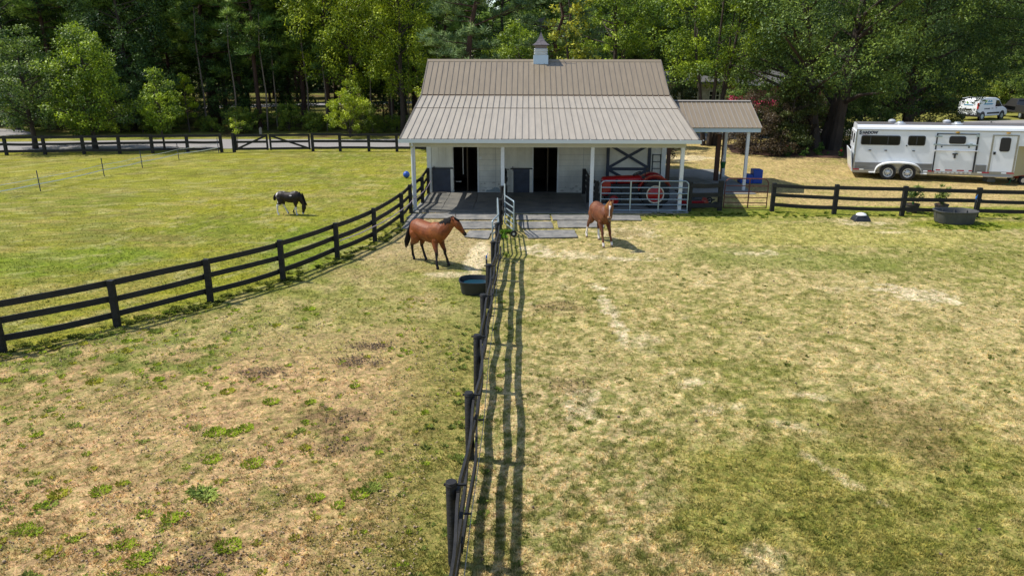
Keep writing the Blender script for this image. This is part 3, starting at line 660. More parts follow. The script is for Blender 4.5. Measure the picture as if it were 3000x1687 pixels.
def wood_gate(a, b, label, flip):
    r = empty('wooden_gate', (a[0], a[1], 0), label, 'gate', 'double gate in the far fence'); L = math.hypot(b[0] - a[0], b[1] - a[1]); r.rotation_euler.z = math.atan2(b[1] - a[1], b[0] - a[0])
    for x in (.05, L - .05): MB().box(x - .06, x + .06, -.03, .03, .1, 1.1).build('stile', M['black_wood'], r)
    for z in (1.03, .63, .2): MB().box(0, L, -.06, -.03, z - .07, z + .07).build('rail', M['black_wood'], r)
    MB().beam((.1 if not flip else L - .1, -.075, .2), (L - .1 if not flip else .1, -.075, 1.0), .028, .12).build('brace', M['black_wood'], r)
wood_gate((-18.35, 47.75), (-16.35, 48.0), 'left leaf of the black wooden double gate with a diagonal brace', False)
wood_gate((-16.25, 48.02), (-13.75, 48.33), 'right leaf of the black wooden double gate with a diagonal brace', True)
fence('gate_post', [(-18.45, 47.72)], 'black gate post left of the wooden double gate', h=1.2, pw=.17)

def tube_gate(name, path, h, m, label, rails, r=.022, ups=(), wheel=False, corner=.16, base=.03, sheet_=0):
    """tubular gate along an XY polyline (world)"""
    ox, oy = path[0]; root = empty(name, (ox, oy, 0), label, 'gate')
    P = [Vector((x - ox, y - oy, 0)) for x, y in path]; a, b = P[0], P[-1]
    d0 = (P[1] - P[0]).normalized(); d1 = (P[-1] - P[-2]).normalized()
    fr = [a + Vector((0, 0, base))]
    fr += [a + Vector((0, 0, h - corner))] + [a + d0 * corner * (1 - math.cos(t)) + Vector((0, 0, h - corner + corner * math.sin(t))) for t in (.5, 1.0)] + [a + d0 * corner + Vector((0, 0, h))]
    fr += [p + Vector((0, 0, h)) for p in P[1:-1]]
    fr += [b - d1 * corner + Vector((0, 0, h))] + [b - d1 * corner * (1 - math.cos(t)) + Vector((0, 0, h - corner + corner * math.sin(t))) for t in (1.0, .5)] + [b + Vector((0, 0, h - corner)), b + Vector((0, 0, base))]
    MB().tube(fr, r * 1.15, 8).build('frame', m, root, smooth=True)
    for z in rails: MB().tube([p + Vector((0, 0, z)) for p in P], r, 8).build('bar', m, root, smooth=True)
    for i, t in enumerate(ups):
        k = min(int(t * (len(P) - 1)), len(P) - 2); c = P[k].lerp(P[k + 1], t * (len(P) - 1) - k)
        MB().box(c.x - .025, c.x + .025, c.y - .035, c.y - .022, base, h).build('upright', m, root)
    if wheel:
        w_ = MB().lathe((b.x, b.y, .11), [(.04, -.03), (.11, -.035), (.11, .035), (.04, .03)], 18, 'y').build('wheel', M['tyre'], root, smooth=True)
        MB().lathe((b.x, b.y, .11), [(.001, -.04), (.045, -.04), (.045, .04), (.001, .04)], 12, 'y').build('hub', M['steel'], w_)
    return root
tube_gate('metal_gate', [(-.76, 28.54), (-.70, 26.06), (-.36, 24.92)], 1.22, M['galv'], 'bent galvanised gate with a small wheel standing open on the right of the middle fence', (1.0, .8, .6, .42, .24), ups=(.25,), wheel=True, corner=.05)
tube_gate('metal_gate', [(-.93, 25.53), (-.80, 22.7), (-.95, 21.8)], 1.22, M['galv'], 'galvanised gate folded open along the left of the middle fence', (1.0, .8, .6, .42, .24), ups=(.3,), corner=.05)
tube_gate('metal_gate', [(3.0, 29.33), (6.42, 29.33)], 1.22, M['galv'], 'closed galvanised six bar gate in front of the red tractor', (.96, .73, .5, .29, .06), ups=(.34, .665))
tube_gate('metal_gate', [(8.05, 30.1), (9.74, 30.0)], 1.22, M['redrust'], 'red brown painted tubular gate between two black fence posts', (.93, .68, .46, .25, .04), r=.018, ups=(.56,), corner=.2)

# electric strand fence in the left pasture
ef = empty('electric_fence', (-21.92, 33.32, 0), 'temporary electric fence of thin dark stakes and white tape in the left pasture', 'electric fence')
ep = [(-23.1, 29.6), (-21.92, 33.32), (-21.35, 37.64), (-20.9, 40.7), (-20.45, 44.2), (-19.3, 47.3)]
for (x, y) in ep: MB().tube([(x + .02, y, -.02), (x, y, .93)], .022, 6).build('stake', M['navy'], ef, world=True)
for z, rr in ((.32, .024), (.58, .013)):
    ps = []
    for (a, b) in zip(ep[:-1], ep[1:]):
        for k in range(6): t = k / 6; ps.append((a[0] + (b[0] - a[0]) * t, a[1] + (b[1] - a[1]) * t, z - .03 * math.sin(math.pi * t)))
    ps.append((*ep[-1], z)); MB().tube(ps, rr, 5).build('tape', M['tape'], ef, world=True)

# utility pole and transformer
up_ = empty('utility_pole', (-41.1, 78, 0), 'pale leaning utility pole with a grey transformer in the left wood', 'utility pole')
MB().loft([(0, 0, 0), (-1.35, 0, 7.9)], [.15, .11], 10).build('pole', M['wood_pole'], up_, smooth=True)
MB().lathe((-.62, -.15, 5.9), [(.05, 0), (.36, .04), (.38, 1.1), (.3, 1.3), (.06, 1.36)], 16).build('transformer', M['white'], up_, smooth=True)
mk = empty('marker_post', (-20.1, 57.6, 0), 'short pale marker post in the grass beyond the far fence', 'marker post')
MB().box(-.10, .10, -.05, .05, 0, .55).build('post', M['wood_pole'], mk, bevel=.02)
MB().extr([(-.10, .55), (.10, .55), (.0, .66)], -.05, .05).build('cap', M['wood_pole'], mk)

# ------------------------------------------------------------------ troughs, pots, waterer, hydrants
def oval_tub(loc, hx, hy, h, m, label, level, rz=0, flare=.86, watm=None):
    r = empty('stock_tank', loc, label, 'water trough', rz=rz)
    seg = 40; prof = [(flare, 0), (flare + .02, .03), (.97, h - .06), (1.0, h - .055), (1.03, h - .03), (1.03, h), (.97, h), (.94, h - .05), (flare - .04, .06), (.01, .05)]
    V = []; F = []
    for s, z in prof:
        for k in range(seg):
            t = 2 * math.pi * k / seg; c, sn = math.cos(t), math.sin(t); e = .72
            V.append((hx * s * math.copysign(abs(c) ** e, c), hy * s * math.copysign(abs(sn) ** e, sn), z))
    for i in range(len(prof) - 1):
        for k in range(seg): F.append((i * seg + k, i * seg + (k + 1) % seg, (i + 1) * seg + (k + 1) % seg, (i + 1) * seg + k))
    F.append(tuple(range(seg))[::-1])
    MB().add(V, F).build('tub', m, r, smooth=True)
    if watm:
        s = flare + (.97 - flare) * level / h - .05
        MB().add([(hx * s * math.copysign(abs(math.cos(t)) ** .72, math.cos(t)), hy * s * math.copysign(abs(math.sin(t)) ** .72, math.sin(t)), level) for t in [2 * math.pi * k / seg for k in range(seg)]], [tuple(range(seg))]).build('water', watm, r)
    return r
oval_tub((-1.27, 18.72, 0), .42, .40, .34, M['plastic_black'], 'black oval water trough against the middle fence', .22, watm=M['water'])
tk = oval_tub((16.0, 27.7, 0), .74, .52, .46, M['plastic_grey'], 'large grey stock tank in front of the right fence', .27, watm=mat('tank_water', (.05, .05, .045), .15))
q = MB()
for k in range(10):
    t = 2 * math.pi * k / 10; c, s = math.cos(t), math.sin(t)
    q.beam((.74 * .86 * c, .52 * .86 * s, .04), (.74 * .97 * c, .52 * .97 * s, .40), .05, .03)
q.build('rib', M['plastic_grey'], tk)
wt = empty('waterer', (12.66, 27.95, 0), 'small black ground waterer with a white lid on bare dirt', 'waterer')
MB().add([(-.3, -.24, 0), (.3, -.24, 0), (.3, .24, 0), (-.3, .24, 0), (-.27, -.21, .1), (.27, -.21, .1), (.27, .21, .1), (-.27, .21, .1), (-.2, -.16, .2), (.2, -.16, .2), (.2, .16, .2), (-.2, .16, .2)],
         [(0, 1, 5, 4), (1, 2, 6, 5), (2, 3, 7, 6), (3, 0, 4, 7), (4, 5, 9, 8), (5, 6, 10, 9), (6, 7, 11, 10), (7, 4, 8, 11), (8, 9, 10, 11)]).build('base', M['plastic_black'], wt, bevel=.02)
MB().lathe((0, 0, .2), [(.19, 0), (.19, .02), (.15, .06), (.08, .085), (.01, .09)], 20).build('lid', M['white'], wt, smooth=True)
def hydrant(x, y, h, label):
    r = empty('yard_hydrant', (x, y, 0), label, 'hydrant')
    MB().tube([(0, 0, 0), (0, 0, h - .12)], .025, 8).build('pipe', M['iron'], r)
    MB().box(-.02, .02, -.025, .025, h - .10, h - .02).beam((0, 0, h - .03), (.04, 0, h + .05), .02, .016).build('handle', mat('hydrant_blue', (.02, .16, .5), .4), r, bevel=.005)
    MB().tube([(0, -.03, h - .12), (0, -.1, h - .13), (0, -.12, h - .2)], .015, 6).build('spout', M['iron'], r)
hydrant(17.0, 28.25, .88, 'thin standpipe with a blue handle behind the grey stock tank')
hydrant(-1.06, 20.35, .56, 'standpipe with a blue handle beside the middle fence above the trough')

# ================================================================== VEHICLES AND MACHINES
def wheel(parent, x, y, z, r, rim, wd, name='wheel', rimm='steel', axis='y', lug=0, dish=.03, ring=False):
    """tyre with rim as a sub-part; axle along y"""
    tw = wd / 2
    t = MB().lathe((x, y, z), [(rim * .98, 0), (rim, -tw), (r * .93, -tw), (r, -tw * .7), (r, tw * .7), (r * .93, tw), (rim, tw), (rim * .98, .001)], 32, axis)
    if lug:
        for k in range(lug):
            a = 2 * math.pi * k / lug
            for s in (-1, 1):
                p = Vector((x + r * math.cos(a), y + s * tw * .05, z + r * math.sin(a))); q = Vector((x + r * math.cos(a + .13), y + s * tw * .95, z + r * math.sin(a + .13)))
                t.beam(p, q, .05, .05, up=(math.cos(a), 0, math.sin(a)))
    o = t.build(name, M['tyre'], parent, world=True, smooth=True)
    rm = MB().lathe((x, y, z), [(rim * .9, -tw * .2), (rim * .9, -tw * 1.02), (rim * 1.03, -tw * 1.04), (rim * 1.03, tw * 1.04), (rim * .9, tw * 1.02), (rim * .9, -tw * .2)] if ring else [(rim * .2, -tw * .6), (rim * .72, -tw * .6 + dish), (rim * .9, -tw * 1.02), (rim * 1.03, -tw * 1.04), (rim * 1.03, tw), (rim * .2, tw)], 32, axis)
    rm.build('rim', M[rimm], o, world=True, smooth=True)
    return o
tr = empty('tractor', (4.3, 30.75, 0.02), 'old red farm tractor parked on the porch behind the galvanised gate', 'tractor')
def T(mb, nm, m, **k): return mb.build(nm, M[m], tr, world=True, **k)
hood = MB().loft([(3.16, 30.75, 1.0), (3.2, 30.75, 1.01), (3.5, 30.75, 1.03), (4.2, 30.75, 1.06), (4.72, 30.75, 1.08), (4.82, 30.75, 1.06)], [(.15, .10), (.2, .155), (.225, .165), (.235, .17), (.235, .165), (.16, .10)], 16)
T(hood, 'hood', 'red', smooth=True)
gr = T(MB().box(3.13, 3.52, 30.53, 30.97, .42, 1.02), 'nose_cowl', 'red', bevel=.05)
q = MB()
for k in range(7): q.box(3.115, 3.135, 30.57 + k * .055, 30.585 + k * .055, .5, .96)
q.build('grille', M['steel'], gr, world=True)
T(MB().box(3.5, 4.9, 30.60, 30.90, .40, .88).box(4.85, 5.6, 30.58, 30.92, .38, .85).lathe((3.95, 30.56, .70), [(.05, -.02), (.08, 0), (.08, .05)], 12, 'y').box(3.6, 3.9, 30.53, 30.6, .55, .8).box(4.0, 4.35, 30.52, 30.6, .45, .62).tube([(3.6, 30.5, .84), (4.1, 30.5, .86), (4.6, 30.52, .8)], .03), 'engine', 'iron', bevel=.015)
T(MB().beam((3.35, 30.35, .38), (3.35, 31.15, .38), .08, .08).beam((3.75, 30.45, .32), (4.9, 30.6, .42), .05, .05), 'front_axle', 'iron')
T(MB().beam((5.25, 30.2, .56), (5.25, 31.3, .56), .18, .18), 'rear_axle', 'iron')
wheel(tr, 3.62, 30.24, .30, .30, .185, .14, 'front_wheel', 'red', lug=0)
wheel(tr, 3.62, 31.22, .30, .30, .185, .14, 'front_wheel', 'red')
for y in (30.12, 31.38):
    wo = wheel(tr, 5.25, y, .575, .57, .35, .27, 'rear_wheel', 'rim_pale', lug=22, ring=True)
    s = -1 if y < 31 else 1
    MB().lathe((5.25, y + s * .10, .575), [(.02, -.06), (.12, -.055), (.20, -.02), (.335, 0), (.335, .03), (.02, .03)] if s < 0 else [(.02, -.03), (.335, -.03), (.335, 0), (.20, .02), (.12, .055), (.02, .06)], 32, 'y').build('wheel_disc', M['red'], wo, world=True, smooth=True)
for y in (30.38, 31.12):
    q = MB(); n = 14; pts = []
    for k in range(n): a = R(172) - R(150) * k / (n - 1); pts.append((5.27 + .68 * math.cos(a), .60 + .70 * math.sin(a)))
    po = [(x, z) for x, z in pts]; pi_ = [(5.27 + (x - 5.27) * .955, .6 + (z - .6) * .955) for x, z in pts]
    q.extr(po + pi_[::-1], y - .17 if y < 31 else y - .13, y + .13 if y < 31 else y + .17)
    q.extr([(5.27 + .66 * math.cos(a), .6 + .68 * math.sin(a)) for a in [R(172) - R(150) * k / 13 for k in range(14)]], y + .1 if y < 31 else y - .13, y + .13 if y < 31 else y - .10)
    T(q, 'fender', 'red', smooth=True)
sw = [(4.58 + .19 * math.cos(t) * .85, 30.75 + .19 * math.sin(t), 1.30 + .19 * math.cos(t) * .42) for t in [2 * math.pi * k / 24 for k in range(24)]]
T(MB().tube(sw, .015, 6, closed=True).tube([(4.58, 30.75, 1.30), (4.9, 30.75, .95)], .02).beam((4.43, 30.75, 1.22), (4.73, 30.75, 1.38), .02, .02).beam((4.58, 30.57, 1.3), (4.58, 30.93, 1.3), .02, .02), 'steering_wheel', 'black_trim', smooth=True)
T(MB().box(4.78, 4.95, 30.6, 30.9, .85, 1.18).tube([(4.9, 30.65, 1.1), (4.95, 30.65, 1.45), (5.0, 30.66, 1.5)], .03).tube([(5.0, 30.66, 1.47), (5.0, 30.66, 1.55)], .06), 'dashboard', 'iron')
T(MB().box(5.15, 5.55, 30.55, 30.95, 1.0, 1.05).box(5.5, 5.56, 30.55, 30.95, 1.05, 1.22), 'seat', 'black_trim', bevel=.02)
T(MB().tube([(3.75, 30.60, .9), (3.75, 30.48, 1.0), (3.75, 30.48, 1.1)], .03), 'exhaust', 'iron', smooth=True)

mw = empty('mower_deck', (6.95, 30.6, 0.02), 'red mower deck with castor wheels behind the tractor', 'mower')
MB().prism([(6.45, 30.05), (7.25, 30.05), (7.5, 30.35), (7.5, 30.95), (7.25, 31.25), (6.45, 31.25), (6.3, 30.95), (6.3, 30.35)], .14, .30).build('deck', M['red'], mw, world=True, bevel=.02)
MB().prism([(6.5, 30.15), (7.15, 30.15), (7.3, 30.6), (7.15, 31.1), (6.5, 31.1)], .305, .36).box(6.7, 6.95, 30.45, 30.75, .36, .5).build('gearbox', M['iron'], mw, world=True)
MB().beam((6.2, 30.45, .6), (6.9, 30.5, .42), .05, .05).beam((6.2, 30.85, .6), (6.9, 30.8, .42), .05, .05).beam((7.4, 30.3, .28), (7.72, 30.25, .34), .05, .05).beam((7.4, 31.0, .28), (7.66, 31.1, .4), .05, .05).build('arm', M['black_trim'], mw, world=True)
wheel(mw, 7.75, 30.2, .13, .13, .07, .07, 'castor_wheel', 'rim_pale'); wheel(mw, 7.7, 31.1, .15, .14, .07, .07, 'castor_wheel', 'rim_pale')
wheel(mw, 6.25, 29.95, .12, .12, .06, .07, 'castor_wheel', 'rim_pale')

# ------------------------------------------------------------------ horse trailer
tl = empty('horse_trailer', (19.5, 37.9, 0), 'white aluminium gooseneck horse trailer with dark windows parked behind the right fence', 'trailer')
def L(mb, nm, m, par=None, **k): return mb.build(nm, M[m], par or tl, world=True, **k)
YS = 36.72; ZT = 2.6
sec = [(YS, .32), (YS, 2.62), (YS + .03, 2.73), (YS + .14, 2.82), (YS + .3, 2.84), (YS + 2.1, 2.84), (YS + 2.26, 2.82), (YS + 2.38, 2.73), (YS + 2.4, 2.62), (YS + 2.4, .32)]
body = L(MB().extx(sec, 15.92, 23.5), 'body', 'trailer_white')
sec2 = [(YS + .002, 1.86), (YS + .002, 2.62), (YS + .03, 2.73), (YS + .14, 2.82), (YS + .3, 2.84), (YS + 2.1, 2.84), (YS + 2.26, 2.82), (YS + 2.38, 2.73), (YS + 2.398, 2.62), (YS + 2.398, 1.86)]
L(MB().extx(sec2, 23.5, 26.8), 'gooseneck', 'trailer_white')
L(MB().prism([(23.5, YS + .01), (24.9, YS + 1.2), (23.5, YS + 2.39)], .34, 1.855), 'front_wall', 'beige')
L(MB().box(15.95, 26.8, YS + .32, YS + 2.08, 2.842, 2.855), 'roof_panel', 'trailer_roof')
L(MB().box(15.9, 26.82, YS - .025, YS - .002, 2.565, 2.61).box(15.90, 15.96, YS - .012, YS - .002, .35, 2.565).box(15.93, 23.5, YS - .03, YS - .002, .32, .47), 'side_rail', 'alu')
rv = MB()
for x in (18.05, 20.75): rv.lathe((x, YS + .75, 2.855), [(.28, 0), (.28, .03), (.16, .07), (.14, .13), (.02, .14)], 16)
rv.lathe((17.75, YS + 1.6, 2.855), [(.17, 0), (.2, .1), (.12, .17), (.02, .19)], 14).lathe((20.4, YS + 1.6, 2.855), [(.17, 0), (.2, .1), (.12, .17), (.02, .19)], 14)
L(rv, 'roof_vent', 'steel', smooth=True)
def rrect(x0, x1, z0, z1, r, n=5):
    p = []
    for cx_, cz_, a0 in ((x1 - r, z1 - r, 0), (x0 + r, z1 - r, 90), (x0 + r, z0 + r, 180), (x1 - r, z0 + r, 270)):
        for k in range(n + 1): a = R(a0 + 90 * k / n); p.append((cx_ + r * math.cos(a), cz_ + r * math.sin(a)))
    return p
def twin(x0, x1, z0, z1, muls, par=None, y=YS):
    f = L(MB().extr(rrect(x0, x1, z0, z1, .1), y - .03, y - .001), 'window', 'black_trim', par)
    MB().extr(rrect(x0 + .05, x1 - .05, z0 + .05, z1 - .05, .07), y - .036, y - .031).build('pane', M['glass'], f, world=True)
    if muls:
        for m_ in muls: MB().box(m_ - .022, m_ + .022, y - .045, y - .037, z0 + .05, z1 - .05).build('bar', M['iron'], f, world=True)
twin(16.16, 18.06, 1.80, 2.30, (16.62, 17.47)); twin(18.43, 19.25, 1.80, 2.31, (18.84,))
for a, b in ((15.98, 19.72), (21.72, 22.22)):
    cor = MB(); cor.box(a, b, YS - .008, YS - .001, .47, .87)
    for k in range(9): z = .49 + k * .044; cor.extx([(YS - .008, z), (YS - .024, z + .016), (YS - .008, z + .032)], a, b)
    L(cor, 'ribbed_skirt', 'alu')
# side loading ramp door
rd = L(MB().box(19.80, 21.60, YS - .022, YS - .001, .50, 2.42), 'ramp_door', 'trailer_white', bevel=.004)
fr = MB().box(19.74, 19.80, YS - .045, YS - .002, .47, 2.46).box(21.60, 21.68, YS - .055, YS - .002, .47, 2.46).box(19.80, 21.60, YS - .04, YS - .022, 2.40, 2.45).box(19.80, 21.60, YS - .04, YS - .022, 1.83, 1.865)
fr.build('door_frame', M['iron'], rd, world=True)
bar = MB().tube([(19.72, YS - .09, 1.58), (21.74, YS - .09, 1.58)], .026, 8)
for x in (19.75, 20.68, 20.78, 21.7): bar.box(x - .035, x + .035, YS - .11, YS - .02, 1.52, 1.62)
bar.build('drop_bar', M['steel'], rd, world=True)
hw = MB().box(19.68, 20.0, YS - .06, YS - .022, 2.26, 2.34).box(19.65, 19.97, YS - .06, YS - .022, 1.84, 1.92).box(21.15, 21.66, YS - .07, YS - .022, 1.86, 1.91).box(21.3, 21.42, YS - .09, YS - .022, 1.82, 1.96).box(21.55, 21.68, YS - .08, YS - .022, 2.3, 2.42)
hw.build('hinge', M['galv'], rd, world=True)
MB().box(20.58, 20.82, YS - .08, YS - .022, 1.38, 1.44).box(20.66, 20.74, YS - .1, YS - .022, 1.2, 1.4).build('latch', M['iron'], rd, world=True)
twin(20.34, 21.10, 1.93, 2.32, (20.72,), rd, YS - .022)
q = MB()
for k in range(9): q.box(19.86 + k * .2, 19.97 + k * .2, YS - .05, YS - .03, .40, .46)
L(q, 'ramp_hinge', 'steel')
# walk-in door
md = L(MB().box(22.36, 23.38, YS - .022, YS - .001, .55, 2.36), 'side_door', 'trailer_white', bevel=.004)
MB().box(22.28, 22.36, YS - .035, YS - .001, .47, 2.42).box(23.38, 23.46, YS - .035, YS - .001, .47, 2.42).box(22.36, 23.38, YS - .035, YS - .001, 2.36, 2.42).box(22.36, 23.38, YS - .035, YS - .001, .47, .55).build('door_frame', M['alu'], md, world=True)
twin(22.66, 23.12, 1.58, 2.28, (), md, YS - .022)
MB().box(22.42, 22.53, YS - .05, YS - .022, 1.42, 1.56).build('handle', M['black_trim'], md, world=True)
L(MB().box(22.1, 23.4, YS - .32, YS - .03, .30, .35), 'step', 'alu', bevel=.01)
for x in (20.68, 22.95): L(MB().lathe((x, YS - .06, 2.49), [(.02, -.01), (.09, 0), (.09, .05), (.02, .06)], 14), 'clearance_lamp', 'amber', smooth=True)
q = MB()
for x in (16.65, 17.42, 18.75): q.box(x - .06, x + .06, YS - .05, YS - .001, 1.50, 1.545)
q.box(18.36, 18.42, YS - .05, YS - .001, 1.76, 1.82).box(20.0, 20.07, YS - .06, YS - .022, 1.74, 1.8).box(21.25, 21.32, YS - .06, YS - .022, 1.74, 1.8)
L(q, 'tie_ring', 'iron')
# reflective tape
PXX = lambda p: 15.92 + (p - 2497) * .01648
for a, b, z in ((2497, 2515, .49), (2717, 2736, .49), (2869, 2889, .49), (2936, 2956, .49)): L(MB().box(PXX(a), PXX(b), YS - .036, YS - .031, z - .03, z + .03), 'red_reflector', 'red_tape')
for a, b, z in ((2740, 2752, .56), (2766, 2786, .56), (2799, 2819, .56), (2832, 2845, .56)): L(MB().box(PXX(a), PXX(b), YS - .028, YS - .023, z - .03, z + .03), 'red_reflector', 'red_tape')
for a, b in ((2516, 2529), (2704, 2716.5), (2856, 2868.5), (2922, 2935.5)): L(MB().box(PXX(a), PXX(b), YS - .036, YS - .031, .46, .52), 'white_reflector', 'white_tape')
# fenders
fd = []
for k in range(25):
    a = math.pi * (1 - k / 24); fd.append((18.105 + 1.12 * math.copysign(abs(math.cos(a)) ** .7, math.cos(a)), .40 + .56 * math.sin(a) ** .8 if 0 < k < 24 else .34))
inner = []
for cxx in (18.58, 17.63):
    for k in range(9): a = math.pi * k / 8; inner.append((cxx + .46 * math.cos(a), .38 + .47 * math.sin(a)))
fnd = L(MB().extr(fd + inner, YS - .03, YS - .012), 'fender', 'alu')
lip = MB()
for k in range(len(fd) - 1):
    (xa, za), (xb, zb_) = fd[k], fd[k + 1]
    lip.add([(xa, YS - .30, za - .03), (xb, YS - .30, zb_ - .03), (xb, YS, zb_), (xa, YS, za), (xa, YS - .30, za - .09), (xb, YS - .30, zb_ - .09)], [(0, 1, 2, 3), (0, 4, 5, 1)])
lip.box(16.7, 17.0, YS - .3, YS - .05, .35, .38).box(19.2, 19.5, YS - .3, YS - .05, .35, .38)
lip.build('fender_lip', M['white'], fnd, world=True)
for x in (17.63, 18.58):
    for y in (YS - .14, YS + 2.3):
        w_ = wheel(tl, x, y, .385, .39, .235, .22, 'wheel', 'steel', dish=.05)
        if y < 37:
            MB().lathe((x, y - .12, .385), [(.02, -.02), (.06, -.015), (.075, .04), (.02, .05)], 14, 'y').build('hub', M['steel'], w_, world=True, smooth=True)
            q = MB()
            for k in range(8): a = 2 * math.pi * k / 8; q.lathe((x + .155 * math.cos(a), y - .082, .385 + .155 * math.sin(a)), [(.001, -.004), (.026, -.004), (.026, .004), (.001, .004)], 8, 'y')
            q.build('vent_hole', M['black_trim'], w_, world=True)
L(MB().box(16.2, 23.2, YS + .5, YS + .62, .24, .32).box(16.2, 23.2, YS + 1.8, YS + 1.92, .24, .32).box(17.6, 17.68, YS, YS + 2.3, .34, .42).box(18.54, 18.62, YS, YS + 2.3, .34, .42), 'chassis', 'iron')
# rear doors
q = MB().box(15.86, 15.915, YS + .02, YS + 1.19, 1.5, 2.5).box(15.86, 15.915, YS + 1.21, YS + 2.38, 1.5, 2.5)
rdo = L(q, 'rear_door', 'trailer_white', bevel=.01)
MB().extx([(y, z) for y, z in rrect(YS + .3, YS + .9, 1.85, 2.35, .1)], 15.85, 15.858).extx([(y, z) for y, z in rrect(YS + 1.5, YS + 2.1, 1.85, 2.35, .1)], 15.85, 15.858).build('pane', M['glass'], rdo, world=True)
rrp = L(MB().add([(15.84, YS + .0, .38), (15.90, YS + .0, .38), (15.74, YS + .0, 1.5), (15.68, YS + .0, 1.5), (15.84, YS + 2.4, .38), (15.90, YS + 2.4, .38), (15.74, YS + 2.4, 1.5), (15.68, YS + 2.4, 1.5)], [(0, 1, 2, 3), (4, 7, 6, 5), (0, 4, 5, 1), (1, 5, 6, 2), (2, 6, 7, 3), (3, 7, 4, 0)]), 'rear_ramp', 'trailer_white', bevel=.01)
MB().box(15.815, 15.84, YS + .25, YS + .35, .45, .55).box(15.815, 15.84, YS + .7, YS + .8, .45, .52).box(15.815, 15.84, YS + 1.3, YS + 1.4, .45, .52).box(15.815, 15.84, YS + 1.9, YS + 2.0, .45, .52).build('tail_lamp', M['taillight'], rrp, world=True)
L(MB().tube([(15.88, YS + .02, 1.2), (15.9, YS - .03, 2.45)], .02).box(15.85, 15.93, YS - .05, YS, 1.3, 1.4), 'latch_rod', 'galv')
def text_mesh(body_, size, m, parent, loc, rot, name='lettering', ext=.003, bold=0, sx=1.0, shear=0):
    cu_ = bpy.data.curves.new(name, 'FONT'); cu_.body = body_; cu_.size = size; cu_.extrude = ext; cu_.offset = bold; cu_.shear = shear
    o = bpy.data.objects.new(name, cu_); link(o)
    me = bpy.data.meshes.new_from_object(o.evaluated_get(bpy.context.evaluated_depsgraph_get())); bpy.data.objects.remove(o)
    me.materials.clear(); me.materials.append(m)
    o = bpy.data.objects.new(name, me); link(o); o.parent = parent; o.location = loc; o.rotation_euler = rot; o.scale = (sx, 1, 1)
    return o
tb = Vector((19.5, 37.9, 0))
def tpos(x, y, z): return Vector((x, y, z)) - tb
text_mesh('S', .24, M['lettering'], tl, tpos(16.04, YS - .008, 2.37), (R(90), 0, 0), bold=.013, sx=1.0)
text_mesh('HADOW', .185, M['lettering'], tl, tpos(16.19, YS - .008, 2.385), (R(90), 0, 0), bold=.013, sx=1.0)
q = MB().beam((16.04, YS - .006, 2.35), (16.24, YS - .006, 2.335), .004, .012).beam((16.34, YS - .006, 2.335), (16.62, YS - .006, 2.355), .004, .008)
L(q, 'underline', 'lettering')
text_mesh('Pro Series', .06, M['red_tape'], tl, tpos(16.2, YS - .005, 2.325), (R(90), 0, 0), bold=.0, shear=.4)
# the trailer stands slightly askew, tail further back than its nose
_O = Matrix.Translation((15.92, 36.72, 0))
tl.matrix_world = Matrix.Translation((.753, 1.73, -.03)) @ _O @ Matrix.Rotation(-.314, 4, 'Z') @ Matrix.Rotation(-.019, 4, 'Y') @ Matrix.Scale(.933, 4) @ _O.inverted() @ Matrix.Translation(tb)
# riding mower under the gooseneck
rm_ = empty('riding_mower', (24.35, 36.9, 0), 'red riding mower parked under the front of the trailer', 'mower')
MB().box(-.45, .3, -.3, .3, .22, .55).build('body', M['red'], rm_, bevel=.06)
MB().loft([(-.45, 0, .5), (-.2, 0, .62), (.35, 0, .66)], [(.2, .1), (.25, .16), (.22, .14)], 14).build('hood', M['red'], rm_, smooth=True)
MB().box(.35, .8, -.28, .28, .45, .55).box(.72, .8, -.26, .26, .55, .9).build('seat', M['black_trim'], rm_, bevel=.04)
for x, r_ in ((-.35, .2), (.55, .28)):
    for y in (-.4, .4):
        wq = MB().lathe((x, y, r_), [(.08, -.08), (r_ * .95, -.08), (r_, 0), (r_ * .95, .08), (.08, .08)], 20, 'y').build('wheel', M['tyre'], rm_, smooth=True)
        MB().lathe((x, y, r_), [(.01, -.085), (r_ * .55, -.085), (r_ * .55, .085), (.01, .085)], 16, 'y').build('rim', M['rim_pale'], wq)
hs = empty('hose', (23.3, 36.4, .02), 'thin green hose hanging from the trailer nose to the ground', 'hose')
MB().tube([(.5, .4, 1.6), (.42, .3, 1.0), (.25, .2, .5), (.05, 0, .05), (-.3, -.25, .02)], .018, 6).build('hose', M['green_plastic'], hs)
jk = empty('jack_stand', (22.9, 37.3, 0), 'grey block under the front of the trailer', 'block')
MB().box(-.2, .2, -.2, .2, 0, .22).box(-.08, .08, -.08, .08, .22, .33).build('block', M['concrete'], jk, bevel=.015)

# ------------------------------------------------------------------ van
vn = empty('van', (43.05, 73.9, 0), 'white delivery van with blue and green logos on the drive behind the trailer', 'van', rz=R(30.5))
VS = 1.08
prof_v = [(0.05, .34), (0.0, .45), (0.02, 1.05), (.10, 1.55), (.22, 1.82), (.5, 1.90), (1.4, 1.95), (2.7, 1.93), (3.15, 1.80), (3.85, 1.18), (4.4, 1.02), (4.72, .86), (4.8, .6), (4.78, .34)]
def V_(mb, nm, m, par=None, **k): return mb.build(nm, M[m], par or vn, **k)
V_(MB().extr(prof_v, 0, 1.82), 'body', 'van_white', bevel=.09)
V_(MB().extr([(3.12, 1.68), (3.72, 1.16), (2.68, 1.14), (2.66, 1.72)], -.012, .02), 'side_window', 'glass')
V_(MB().add([(3.2, .12, 1.80), (3.2, 1.7, 1.80), (3.86, 1.74, 1.22), (3.86, .08, 1.22)], [(0, 1, 2, 3)]).add([(3.25, .12, 1.79), (3.25, 1.7, 1.79), (3.9, 1.74, 1.2), (3.9, .08, 1.2)], [(0, 1, 2, 3)]), 'windscreen', 'glass')
